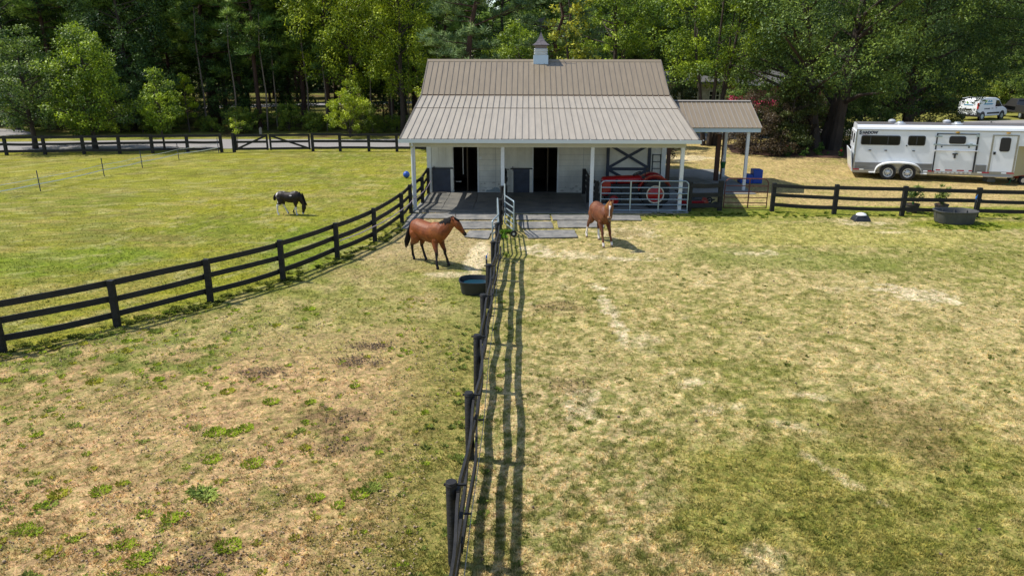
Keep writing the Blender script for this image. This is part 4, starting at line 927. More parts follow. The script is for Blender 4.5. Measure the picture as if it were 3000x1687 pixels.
V_(MB().box(-.035, .06, .02, 1.8, .32, .52).box(-.02, .5, -.02, .04, .32, .68).box(1.55, 3.5, -.02, .02, .52, .68), 'bumper', 'black_trim', bevel=.02)
V_(MB().box(-.02, .03, .55, 1.3, .90, .99), 'grab_recess', 'black_trim', bevel=.01)
V_(MB().box(-.005, .04, .7, 1.15, .70, .82), 'number_plate', 'white_tape')
V_(MB().box(-.02, .12, -.01, .09, 1.0, 1.5), 'tail_lamp', 'taillight', bevel=.01)
V_(MB().box(2.15, 2.35, -.03, .0, 1.0, 1.04).box(2.78, 2.98, -.03, .0, 1.0, 1.04), 'handle', 'black_trim')
V_(MB().extr([(.75, 1.36), (.9, 1.46), (2.0, 1.46), (2.3, 1.41), (2.1, 1.34)], -.008, .002), 'blue_swoosh', 'logo_blue')
V_(MB().lathe((1.15, -.004, 1.66), [(.001, -.003), (.10, -.003), (.10, .003), (.001, .003)], 18, 'y'), 'green_logo', 'logo_green')
V_(MB().lathe((.08, 1.05, 1.55), [(.001, -.06), (.07, -.06), (.07, .0), (.001, .0)], 18, 'x'), 'green_logo', 'logo_green')
V_(MB().extr([(1.35, 1.58), (1.55, 1.76), (1.7, 1.6), (1.9, 1.74), (2.1, 1.62), (1.9, 1.56)], -.008, .002).box(.03, .06, .5, 1.3, 1.30, 1.36), 'blue_logo', 'logo_blue')
text_mesh('910.944.3002', .165, M['lettering'], vn, (1.0, -.008, .94), (R(90), 0, 0), bold=.003)
for x in (.85, 3.95):
    ar = V_(MB().lathe((x, 0.0, .36), [(.01, -.012), (.42, -.012), (.42, .03), (.01, .03)], 24, 'y'), 'wheel_arch', 'black_trim')
    for y in (.10, 1.72):
        wq = V_(MB().lathe((x, y, .34), [(.2, -.12), (.31, -.12), (.34, -.08), (.34, .1), (.2, .1)], 24, 'y'), 'wheel', 'tyre', smooth=True)
        MB().lathe((x, y, .34), [(.01, -.13), (.21, -.125), (.22, -.1), (.22, .1), (.01, .1)], 20, 'y').build('rim', M['galv'], wq, smooth=True)
vn.scale = (VS, VS, VS)
# ------------------------------------------------------------------ pickup
pk = empty('pickup_truck', (49.5, 75.3, 0), 'dark grey pickup truck seen from behind at the right edge', 'pickup truck', rz=R(-8))
def K(mb, nm, m, **k): return mb.build(nm, M[m], pk, **k)
K(MB().box(-1.02, -.96, 0, 2.0, .62, 1.32).box(.96, 1.02, 0, 2.0, .62, 1.32).box(-1.0, 1.0, 0.02, 5.4, .55, .72).box(-1.02, 1.02, 4.3, 5.6, .6, 1.15), 'bed', 'truck_grey', bevel=.03)
K(MB().box(-.9, .9, -.05, .02, .68, 1.32), 'tailgate', 'truck_grey', bevel=.02)
K(MB().box(-.9, .9, -.055, .03, 1.322, 1.36), 'tailgate_cap', 'black_trim')
K(MB().box(-1.02, 1.02, -.22, -.02, .42, .62), 'bumper', 'galv', bevel=.03)
K(MB().box(-.28, .28, -.235, -.22, .46, .60), 'number_plate', 'white_tape')
for s in (-1, 1): K(MB().box(s * .96 - .07, s * .96 + .07, -.06, .02, .82, 1.24), 'tail_lamp', 'taillight', bevel=.01)
K(MB().add([(-.98, 2.0, 1.1), (.98, 2.0, 1.1), (.98, 4.5, 1.1), (-.98, 4.5, 1.1), (-.8, 2.2, 1.85), (.8, 2.2, 1.85), (.8, 3.7, 1.85), (-.8, 3.7, 1.85)], [(0, 1, 5, 4), (1, 2, 6, 5), (2, 3, 7, 6), (3, 0, 4, 7), (4, 5, 6, 7)]), 'cab', 'truck_grey', bevel=.05)
K(MB().add([(-.74, 2.05, 1.25), (.74, 2.05, 1.25), (.7, 2.17, 1.75), (-.7, 2.17, 1.75)], [(0, 1, 2, 3)]), 'rear_window', 'glass')
for x in (-.85, .85):
    for y in (.9, 4.6):
        wq = K(MB().lathe((x, y, .38), [(.2, -.13), (.37, -.12), (.38, 0), (.37, .12), (.2, .13)], 22, 'x'), 'wheel', 'tyre', smooth=True)
        MB().lathe((x, y, .38), [(.01, -.14), (.22, -.135), (.22, .135), (.01, .14)], 18, 'x').build('rim', M['galv'], wq, smooth=True)

# ------------------------------------------------------------------ house behind the trees
hs = empty('brick_house', (19, 74, 0), 'low brick and stone house with a grey roof half hidden behind the big trees', 'house')
def H(mb, nm, m, par=None, **k): return mb.build(nm, M[m], par or hs, world=True, **k)
H(MB().box(17.8, 27.5, 70, 80, 0, 3.3), 'brick_wall', 'brick')
H(MB().box(10.8, 17.79, 68.5, 80, 0, 3.5), 'stone_wall', 'stone')
def hip(x0, x1, y0, y1, z0, z1, ov, ins, nm, m):
    xa, xb, ya, yb = x0 - ov, x1 + ov, y0 - ov, y1 + ov; ym = (ya + yb) / 2
    v = [(xa, ya, z0), (xb, ya, z0), (xb, yb, z0), (xa, yb, z0), (xa + ins, ym, z1), (xb - ins, ym, z1), (xa, ya, z0 - .18), (xb, ya, z0 - .18), (xb, yb, z0 - .18), (xa, yb, z0 - .18)]
    return H(MB().add(v, [(0, 1, 5, 4), (1, 2, 5), (2, 3, 4, 5), (3, 0, 4), (0, 6, 7, 1), (1, 7, 8, 2), (2, 8, 9, 3), (3, 9, 6, 0), (6, 9, 8, 7)]), nm, m)
hip(17.8, 27.5, 70, 80, 3.5, 4.6, .5, 4.6, 'roof', 'shingle')
hip(10.8, 17.79, 68.5, 80, 3.72, 4.5, .5, 3.4, 'roof', 'shingle')
for (a, b, z0, z1, y) in ((12.95, 13.45, .8, 3.2, 68.5), (14.3, 15.2, .8, 3.2, 68.5), (16.2, 17.1, .8, 2.9, 68.5), (18.6, 19.8, .9, 2.5, 70), (24.3, 25.6, .9, 2.5, 70)):
    f = H(MB().box(a, b, y - .05, y - .002, z0, z1), 'window', 'glass')
    q = MB(); nx = max(2, int((b - a) / .28))
    for k in range(nx + 1): x = a + (b - a) * k / nx; q.box(x - .02, x + .02, y - .07, y - .052, z0, z1)
    for k in range(7): z = z0 + (z1 - z0) * k / 6; q.box(a, b, y - .068, y - .054, z - .02, z + .02)
    q.build('lattice', M['cream'], f, world=True)
H(MB().box(20.1, 20.3, 69.9, 69.998, 0, 3.3), 'downpipe', 'cream')
H(MB().box(17.9, 28.0, 69.36, 69.48, 3.36, 3.48), 'gutter', 'white')

# ================================================================== HORSES
def horse(name, loc, rz, label, k, hooves, poll, muzzle, colfn, mane, tailm, lower=False, tail_end=None, neck_side=.0, belly=1.0, head_yaw=0, head_k=1.0):
    """one continuous body: lofted torso, neck, head and four jointed legs fused by a voxel remesh.
    hooves: FL, FR, HL, HR local xy; +x forward, +y left, real metres; k scales body sections"""
    root = empty(name, loc, label, 'horse', rz=rz)
    W = 1.48 * k
    b = MB()
    st = [(-.80, 1.16, .05, .05), (-.77, 1.16, .15, .13), (-.70, 1.155, .235, .20), (-.58, 1.15, .285, .255), (-.42, 1.14, .30, .285), (-.22, 1.10, .305, .285), (0, 1.065, .325 * belly, .30), (.2, 1.06, .335 * belly, .295),
          (.38, 1.10, .35, .265), (.52, 1.13, .34, .24), (.64, 1.12, .275, .215), (.73, 1.10, .19, .165), (.77, 1.09, .08, .08)]
    b.loft([(x * k, 0, z * k) for x, z, h, w_ in st], [(w_ * k, h * k) for x, z, h, w_ in st], 20)
    # withers ridge
    b.loft([(.0 * k, 0, 1.30 * k), (.30 * k, 0, 1.375 * k), (.60 * k, 0, 1.36 * k)], [(.06 * k, .05 * k), (.085 * k, .08 * k), (.075 * k, .07 * k)], 10)
    # haunch and shoulder muscle
    for s in (-1, 1):
        b.loft([(-.66 * k, s * .12 * k, 1.12 * k), (-.52 * k, s * .165 * k, 1.02 * k), (-.44 * k, s * .16 * k, .84 * k), (-.40 * k, s * .13 * k, .72 * k)], [(.09 * k, .13 * k), (.125 * k, .21 * k), (.10 * k, .18 * k), (.06 * k, .11 * k)], 14, up=(1, 0, 0))
        b.loft([(.36 * k, s * .11 * k, 1.30 * k), (.46 * k, s * .16 * k, 1.10 * k), (.44 * k, s * .14 * k, .88 * k)], [(.05 * k, .10 * k), (.09 * k, .16 * k), (.07 * k, .12 * k)], 12, up=(1, 0, 0))
    P = Vector(poll); Mz = Vector(muzzle)
    n0 = Vector((.46 * k, 0, 1.12 * k)); n1 = Vector((.62 * k, 0, 1.18 * k))
    nm_ = (n1 + P) / 2 + Vector((0, neck_side, .02 * k))
    pts = [n0, n1, n1.lerp(nm_, .55), nm_, nm_.lerp(P, .6), P]
    b.loft(pts, [(.17 * k, .30 * k), (.145 * k, .27 * k), (.11 * k, .225 * k), (.088 * k, .19 * k), (.075 * k, .155 * k), (.065 * k, .12 * k)], 16, up=(-.3, 0, 1) if not lower else (1, 0, .4))
    hd = (Mz - P); hl = hd.length; u = hd.normalized()
    side = Vector((-math.sin(head_yaw), math.cos(head_yaw), 0)); side = (side - u * side.dot(u)).normalized(); front = side.cross(u)
    if front.x < 0 and not lower: front = -front
    fup = tuple(front)
    hp = [P - u * .05 * k, P + u * .06 * k, P + u * .2 * hl, P + u * .4 * hl, P + u * .62 * hl, P + u * .82 * hl, P + u * .95 * hl, P + u * 1.02 * hl]
    hr = [(.04, .06), (.085, .11), (.098, .14), (.09, .135), (.064, .095), (.055, .072), (.058, .068), (.035, .04)]
    b.loft(hp, [(a * k * head_k, c * k * head_k) for a, c in hr], 16, up=fup)
    for s in (-1, 1):  # ears
        e0 = P + side * s * .052 * k + front * .02 * k - u * .02 * k
        b.loft([e0, e0 - u * .07 * k + side * s * .01 * k, e0 - u * .15 * k + front * .01 * k], [(.032 * k, .022 * k), (.034 * k, .022 * k), (.008 * k, .008 * k)], 8, up=fup)
        b.loft([P + u * .27 * hl + side * s * .085 * k + front * .035 * k, P + u * .33 * hl + side * s * .085 * k + front * .03 * k], [(.022 * k, .03 * k), (.018 * k, .02 * k)], 8, up=fup)
    # legs
    for i, (hx, hy) in enumerate(hooves):
        fr_ = i < 2; s = 1 if i % 2 == 0 else -1
        if fr_:
            top = Vector((.45 * k, s * .14 * k, .92 * k)); el = Vector((.42 * k, s * .145 * k, .80 * k))
            kn = Vector((.42 * k + (hx - .42 * k) * .5 + .025 * k, s * .13 * k + (hy - s * .13 * k) * .5, .455 * k)); fe = Vector((hx - .015 * k, hy, .145 * k))
            pts = [top, el, el.lerp(kn, .5), kn + Vector((0, 0, .05 * k)), kn, kn - Vector((0, 0, .05 * k)), kn.lerp(fe, .5), fe, Vector((hx + .02 * k, hy, .085 * k)), Vector((hx + .035 * k, hy, .0))]
            rr = [(.10, .14), (.088, .125), (.066, .088), (.052, .06), (.055, .06), (.047, .05), (.036, .041), (.045, .05), (.04, .045), (.058, .062)]
        else:
            hk = Vector((-.60 * k + (hx + .5 * k) * .6, s * .13 * k + (hy - s * .13 * k) * .55, .52 * k)); fe = Vector((hx - .02 * k, hy, .145 * k)); t0 = Vector((-.50 * k, s * .15 * k, 1.0 * k)); t1 = Vector((-.48 * k, s * .155 * k, .86 * k))
            pts = [t0, t1, t1.lerp(hk, .32) + Vector((.02 * k, 0, 0)), t1.lerp(hk, .62) + Vector((.01 * k, 0, 0)), hk + Vector((.012 * k, 0, .05 * k)), hk, hk + (fe - hk) * .14, hk.lerp(fe, .55), fe, Vector((hx + .02 * k, hy, .085 * k)), Vector((hx + .035 * k, hy, .0))]
            rr = [(.12, .25), (.115, .215), (.10, .165), (.075, .105), (.054, .075), (.05, .068), (.045, .054), (.037, .045), (.045, .05), (.04, .045), (.058, .062)]
        b.loft(pts, [(a * k, c * k) for a, c in rr], 12, up=(1, 0, 0))
    body = b.build('body', M['coat'], root, smooth=True)
    rmd = body.modifiers.new('r', 'REMESH'); rmd.mode = 'VOXEL'; rmd.voxel_size = .016 * k; rmd.use_smooth_shade = True
    smd = body.modifiers.new('s', 'SMOOTH'); smd.factor = .5; smd.iterations = 5
    dg = bpy.context.evaluated_depsgraph_get(); me = bpy.data.meshes.new_from_object(body.evaluated_get(dg)); body.modifiers.clear(); body.data = me
    me.materials.clear(); me.materials.append(M['coat']); me.shade_smooth()
    n = len(me.vertices); co = np.empty(n * 3, np.float32); me.vertices.foreach_get('co', co); co = co.reshape(-1, 3)
    c = colfn(co / k, (np.array(P) / k, np.array(Mz) / k, np.array(u), np.array(front), np.array(side), hl / k))
    at = me.color_attributes.new('col', 'FLOAT_COLOR', 'POINT'); cc = np.ones((n, 4), np.float32); cc[:, :3] = np.clip(c, 0, 1); at.data.foreach_set('color', cc.ravel())
    # eyes, hooves handled by colour; eyes as their own part
    for s in (-1, 1):
        e = P + u * .30 * hl + side * s * .094 * k + front * .035 * k
        MB().loft([e - u * .018 * k, e, e + u * .018 * k], [.004 * k, .016 * k, .004 * k], 8).build('eye', M['black_trim'], root, smooth=True)
    # mane: overlapping locks falling along the neck
    rnd = random.Random(int(k * 100)); q = MB()
    cre = [n1 + Vector((-.12 * k, 0, .22 * k))]
    for t in np.linspace(0, 1, 15):
        c0 = (n1.lerp(nm_, t * 2) if t < .5 else nm_.lerp(P, t * 2 - 1)); d = (P - n1).normalized(); upn = Vector((-.3, 0, 1)) if not lower else Vector((1, 0, .4)); upn = (upn - d * upn.dot(d)).normalized()
        hgt = (.305 - .155 * t) * k; r0 = c0 + upn * hgt
        for _ in range(2):
            s = mane['side'] * (1 if rnd.random() < .85 else -1); ln = mane['len'] * k * rnd.uniform(.7, 1.15)
            r1 = r0 + side * s * .06 * k - Vector((0, 0, ln * .35)) + d * rnd.uniform(-.02, .02) * k
            r2 = r1 + side * s * .045 * k - Vector((0, 0, ln * .65)) + d * rnd.uniform(-.03, .03) * k
            q.loft([r0 - d * .01, r1, r2], [(.034 * k, .022 * k), (.03 * k, .016 * k), (.006 * k, .006 * k)], 8, up=tuple(side))
    # forelock
    f0 = P + front * .08 * k
    for _ in range(4): q.loft([f0 - u * .06 * k, f0 + u * .08 * k + front * .05 * k + side * rnd.uniform(-.04, .04) * k, f0 + u * .22 * k + front * .035 * k + side * rnd.uniform(-.05, .05) * k], [(.03 * k, .025 * k), (.025 * k, .014 * k), (.006 * k, .005 * k)], 8, up=fup)
    q.build('mane', M[mane['mat']], root, smooth=True)
    q = MB(); dck = Vector((-.77 * k, 0, 1.27 * k)); te = Vector(tail_end)
    for j in range(9):
        s = rnd.uniform(-1, 1); e = te + Vector((rnd.uniform(-.05, .04), s * .07, rnd.uniform(0, .16))) * k
        q.loft([dck + Vector((.05 * k, 0, .0)), dck + Vector((-.06 * k, s * .02 * k, -.05 * k)), dck.lerp(e, .4) + Vector((-.06 * k, s * .04 * k, 0)), dck.lerp(e, .75) + Vector((-.04 * k, s * .06 * k, 0)), e],
               [.035 * k, .05 * k, .06 * k, .055 * k, .010 * k], 8, up=(1, 0, 0))
    q.build('tail', M[tailm], root, smooth=True)
    return root
def lerpc(a, b, t): return a * (1 - t[:, None]) + b * t[:, None]
def n3(co, sc, sd): return fbm(co[:, 0] + co[:, 2] * .7, co[:, 1] * 1.3 + co[:, 2], sc, sd, 3)
def bay_col(co, h):
    n = len(co); P, Mz, u, fr_, sd_, hl = h; c = C3((.19, .05, .012), n); z = co[:, 2]; blk = C3((.014, .010, .009), n)
    c = lerpc(c, C3((.28, .095, .025), n), np.clip((n3(co, .5, 7) - .45) * 3, 0, 1) * .5)
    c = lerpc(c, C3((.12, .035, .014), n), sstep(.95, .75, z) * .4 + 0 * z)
    c = lerpc(c, blk, 1 - sstep(.46, .66, z + (n3(co, .1, 3) - .5) * .1))
    t = (co - P) @ u; c = lerpc(c, blk, sstep(.72 * hl, .92 * hl, t) * (np.linalg.norm(co - Mz, axis=1) < .26))
    return c
def chest_col(co, h):
    n = len(co); P, Mz, u, fr_, sd_, hl = h; z = co[:, 2]; c = C3((.125, .040, .015), n)
    c = lerpc(c, C3((.22, .09, .04), n), np.clip((n3(co, .35, 17) - .46) * 4, 0, 1) * .6)
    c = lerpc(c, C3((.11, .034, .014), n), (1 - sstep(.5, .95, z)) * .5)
    d = co - P; t = d @ u; s = d @ sd_; f = d @ fr_; head = (t > -.05) & (t < hl * 1.1) & (np.abs(s) < .12) & (co[:, 0] > .55)
    bl = head & (f > .03) & (t > .05 * hl) & (t < .85 * hl) & (np.abs(s) < .014 + .018 * np.exp(-((t - .25 * hl) / .06) ** 2))
    c[bl] = (.75, .70, .66)
    mz = head & (t > .80 * hl); c[mz] = lerpc(C3((.36, .20, .11), int(mz.sum())), C3((.06, .05, .05), int(mz.sum())), sstep(.88 * hl, .96 * hl, t[mz]))
    hind = co[:, 0] < 0; sock = np.where(hind, .40, .16); w_ = 1 - sstep(-.02, .02, z - sock + (n3(co, .08, 9) - .5) * .05)
    c = lerpc(c, C3((.72, .66, .60), n), w_); c = lerpc(c, C3((.30, .20, .13), n), 1 - sstep(.05, .075, z))
    return c
def pinto_col(co, h):
    n = len(co); P, Mz, u, fr_, sd_, hl = h; z = co[:, 2]; c = C3((.022, .014, .012), n); wh = C3((.68, .62, .60), n)
    sock = np.where(co[:, 0] < -.2, .62, .50); w_ = 1 - sstep(-.03, .03, z - sock + (n3(co, .12, 19) - .5) * .2); w_ = w_ * ((co[:, 0] < -.2) | (co[:, 0] > .2)) * (co[:, 0] < .66)
    c = lerpc(c, wh, w_)
    top = sstep(1.42, 1.47, z + (n3(co, .15, 5) - .5) * .12) * (co[:, 0] < .45) * .85; c = lerpc(c, wh, top)
    c = lerpc(c, wh, (1 - sstep(.05, .08, np.abs(np.sqrt((co[:, 0] + .55) ** 2 + (z - 1.05) ** 2) - .27) + (n3(co, .1, 8) - .5) * .06)) * (co[:, 0] < -.62) * .8)
    c = lerpc(c, wh, (np.exp(-(((co[:, 0] - .22) / .1) ** 2 + ((z - 1.22) / .035) ** 2)) > .45) * 1.0)  # small highlight on the ribs, painted into the coat colour
    c = lerpc(c, wh, (np.linalg.norm(co - Mz, axis=1) < .10) * .8)
    return c
def loc_hooves(c, rz, pts):
    ca, sa = math.cos(-rz), math.sin(-rz); return [((x - c[0]) * ca - (y - c[1]) * sa, (x - c[0]) * sa + (y - c[1]) * ca) for x, y in pts]
rz = R(-40); cb = (-2.80, 21.42)
kb = .90
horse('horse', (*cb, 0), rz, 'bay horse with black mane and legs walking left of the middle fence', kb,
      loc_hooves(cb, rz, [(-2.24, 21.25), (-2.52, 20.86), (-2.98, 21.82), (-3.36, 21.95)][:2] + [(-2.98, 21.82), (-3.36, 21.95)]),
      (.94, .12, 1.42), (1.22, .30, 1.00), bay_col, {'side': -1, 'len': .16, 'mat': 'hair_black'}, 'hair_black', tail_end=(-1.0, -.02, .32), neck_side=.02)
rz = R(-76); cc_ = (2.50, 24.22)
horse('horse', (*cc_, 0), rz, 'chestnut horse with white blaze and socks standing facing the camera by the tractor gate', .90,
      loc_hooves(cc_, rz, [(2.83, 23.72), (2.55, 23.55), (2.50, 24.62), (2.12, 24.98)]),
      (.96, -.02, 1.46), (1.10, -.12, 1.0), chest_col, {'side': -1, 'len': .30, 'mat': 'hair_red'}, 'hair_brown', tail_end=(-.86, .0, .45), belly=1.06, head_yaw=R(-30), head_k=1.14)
cp_ = (-9.08, 28.45)
horse('pony', (*cp_, 0), R(-6), 'small black and white pony grazing in the left pasture', .63,
      loc_hooves(cp_, R(-6), [(-8.98, 28.58), (-8.80, 28.36), (-9.22, 28.6), (-9.52, 28.36)]),
      (.60, 0, .40), (.52, .0, .035), pinto_col, {'side': -1, 'len': .22, 'mat': 'hair_black'}, 'hair_black', lower=True, tail_end=(-.56, 0, .50))

# ================================================================== TREES AND PLANTS
def rand_unit(r, n):
    v = r.normal(size=(n, 3)); return v / np.linalg.norm(v, axis=1)[:, None]
def leaf_quads(r, pos, size, aspect=.5, droop=0.0, col=None, dirs=None, up=None):
    """rhombic leaves: long axis dirs (or random); blades face outward and upward when up is given"""
    n = len(pos); d = rand_unit(r, n) if dirs is None else dirs
    d = d + np.array([0, 0, -droop]); d /= np.linalg.norm(d, axis=1)[:, None]
    s = np.cross(d, rand_unit(r, n) if up is None else up + rand_unit(r, n) * .55); s /= (np.linalg.norm(s, axis=1)[:, None] + 1e-6)
    L_ = (size * r.uniform(.6, 1.3, n))[:, None]; a = pos - d * L_ * .5; b = pos + d * L_ * .5
    m = pos + np.cross(d, s) * L_ * .08; V = np.stack([a, m + s * L_ * aspect * .5, b, m - s * L_ * aspect * .5], 1).reshape(-1, 3)
    F = np.arange(4 * n).reshape(n, 4); C = np.repeat(col, 4, 0); return V, F, C
def crown_points(r, prof, n, flat=.8, hollow=.45):
    """cluster centres inside an uneven envelope; prof = [(z, radius)]"""
    zs = np.array([p[0] for p in prof]); rs = np.array([p[1] for p in prof])
    out = []; ph = r.uniform(0, 6.28, 4)
    while len(out) < n:
        z = r.uniform(zs[0], zs[-1]); R_ = np.interp(z, zs, rs)
        if r.rand() * rs.max() > R_: continue
        a = r.uniform(0, 6.283); lob = 1 + .26 * math.sin(3 * a + ph[0] + z) + .2 * math.sin(5 * a + ph[1] - 1.7 * z) + .12 * math.sin(2.3 * z + ph[2])
        q = math.sqrt(r.uniform(hollow ** 2, 1)) * R_ * lob
        out.append((q * math.cos(a), q * math.sin(a), z + r.uniform(-.2, .2)))
    return np.array(out)
GREENS = {  # older shaded leaves, young sunlit leaves; light and shade partly in the colours
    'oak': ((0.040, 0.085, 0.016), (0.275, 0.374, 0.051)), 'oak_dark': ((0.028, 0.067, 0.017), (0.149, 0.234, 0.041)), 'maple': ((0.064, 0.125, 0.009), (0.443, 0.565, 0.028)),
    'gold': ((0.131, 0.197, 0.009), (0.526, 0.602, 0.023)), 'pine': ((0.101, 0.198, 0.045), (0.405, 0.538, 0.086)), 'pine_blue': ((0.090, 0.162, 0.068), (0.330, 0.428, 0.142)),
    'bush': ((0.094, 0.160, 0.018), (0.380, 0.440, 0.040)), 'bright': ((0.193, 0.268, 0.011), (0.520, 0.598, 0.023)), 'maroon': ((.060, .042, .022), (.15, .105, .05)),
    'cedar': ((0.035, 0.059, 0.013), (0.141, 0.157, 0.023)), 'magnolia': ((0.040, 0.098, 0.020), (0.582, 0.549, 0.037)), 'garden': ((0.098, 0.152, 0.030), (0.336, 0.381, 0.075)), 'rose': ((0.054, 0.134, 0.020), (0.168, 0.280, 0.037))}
def leafy_crown(seed, prof, ncl, per, clr, leaf, kind, flat=.75, droop=.15, hollow=.45, aspect=.5, base=(0, 0, 0), upl=0):
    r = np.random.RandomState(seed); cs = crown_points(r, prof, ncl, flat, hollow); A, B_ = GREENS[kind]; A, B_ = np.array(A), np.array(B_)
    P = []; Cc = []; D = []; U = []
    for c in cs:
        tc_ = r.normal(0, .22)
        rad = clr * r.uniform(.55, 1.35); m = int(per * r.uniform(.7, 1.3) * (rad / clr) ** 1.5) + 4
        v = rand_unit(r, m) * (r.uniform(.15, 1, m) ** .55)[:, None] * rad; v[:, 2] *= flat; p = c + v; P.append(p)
        vn_ = v / rad; t = np.clip(.40 + tc_ + .42 * vn_[:, 2] + r.normal(0, .22, m), 0, 1)[:, None] ** 1.25  # clump tops lighter, undersides darker: sun and shade put into leaf colour
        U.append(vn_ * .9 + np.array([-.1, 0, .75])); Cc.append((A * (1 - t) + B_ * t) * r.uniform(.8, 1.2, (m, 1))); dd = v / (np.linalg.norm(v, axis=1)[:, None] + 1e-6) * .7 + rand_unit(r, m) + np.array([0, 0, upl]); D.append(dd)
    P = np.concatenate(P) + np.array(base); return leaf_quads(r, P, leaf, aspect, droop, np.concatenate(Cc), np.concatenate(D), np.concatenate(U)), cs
def needle_crown(seed, clusters, per, size, kind, wid=.13):
    """pine: bottle-brush tufts of long needles around twig ends"""
    r = np.random.RandomState(seed); A, B_ = np.array(GREENS[kind][0]), np.array(GREENS[kind][1]); P = []; D = []; Cc = []
    for c in clusters:
        m = int(per * r.uniform(.7, 1.3)); d = rand_unit(r, m); d[:, 2] = np.abs(d[:, 2]) * .8 + d[:, 2] * .3; d /= np.linalg.norm(d, axis=1)[:, None]
        tw = rand_unit(r, 1)[0] * .5; tw[2] = abs(tw[2]); o = r.uniform(-.5, .5, (m, 1)) * tw * size * 1.6
        P.append(c + o + d * size * .5); D.append(d); t = np.clip(r.beta(1.5, 2) + r.normal(0, .12, m), 0, 1)[:, None]; Cc.append((A * (1 - t) + B_ * t))
    return leaf_quads(r, np.concatenate(P), size, wid, .1, np.concatenate(Cc), np.concatenate(D), np.tile(np.array([-.3, -.1, .8]), (sum(len(q_) for q_ in P), 1)))
def limbs(seed, h, r0, lean, targets, nb, sag=0, fork=None, tip=.025, bend=.15):
    """trunk plus limbs that run to crown clusters"""
    rnd = random.Random(seed); q = MB(); tops = []
    trunks = fork or [(0, 0, lean[0], lean[1], h, r0)]
    for (bx, by, lx, ly, hh, rr) in trunks:
        pts = []; rs = []
        for i in range(9): t = i / 8; pts.append(Vector((bx + lx * t + rnd.uniform(-1, 1) * bend * t, by + ly * t + rnd.uniform(-1, 1) * bend * t, hh * t - .1 * (i == 0)))); rs.append(max(rr * (1.25 if i == 0 else 1) * (1 - .85 * t), tip))
        q.loft(pts, rs, 9); tops.append((pts, rs, hh))
    tg = list(targets); rnd.shuffle(tg)
    for c in tg[:nb]:
        c = Vector(c); pts, rs, hh = min(tops, key=lambda T_: (T_[0][5] - c).length)
        zt = max(min(c.z - rnd.uniform(.15, .35) * math.hypot(c.x, c.y) - .3, hh * .97), hh * .12); f = zt / hh * 8; i = min(int(f), 7); a = pts[i].lerp(pts[i + 1], f - i); ra = rs[i] * .45 + .01
        m1 = a.lerp(c, .4) + Vector((rnd.uniform(-.2, .2), rnd.uniform(-.2, .2), rnd.uniform(-.1, .25) - sag)); m2 = a.lerp(c, .75) + Vector((rnd.uniform(-.15, .15), rnd.uniform(-.15, .15), rnd.uniform(0, .2) - sag))
        q.loft([a, m1, m2, c], [ra, ra * .65, ra * .4, .008], 6)
    return q
HIDE = []
def make_tree(name, label, cat, loc, crown, trunk, barkm, group=None, leafm='leaf', rz=0, sc=1.0, crown_name='crown'):
    r = empty(name, loc, label, cat, group, rz); r.scale = (sc, sc, sc)
    trunk.build('trunk', M[barkm], r, smooth=True)
    V, F, C = crown; npmesh(crown_name, V, F, M[leafm], r, C)
    return r
def place(proto, loc, rz, sc, label, group=None):
    c = copy_tree(proto); c.location = loc; c.rotation_euler = (0, 0, rz); c.scale = sc if isinstance(sc, tuple) else (sc, sc, sc); c['label'] = label
    if group: c['group'] = group
    elif 'group' in c: del c['group']
    return c
def broadleaf(seed, loc, label, prof, ncl, per, clr, leaf, kind, h, r0, nb=26, name='broadleaf_tree', barkm='bark', fork=None, flat=.75, droop=.15, hollow=.45, group=None, lean=(0, 0), aspect=.5, rz=0, upl=0, cat='tree'):
    cr, cs = leafy_crown(seed, prof, ncl, per, clr, leaf, kind, flat, droop, hollow, aspect, upl=upl)
    return make_tree(name, label, cat, loc, cr, limbs(seed, h, r0, lean, cs, nb, fork=fork), barkm, group, rz=rz)
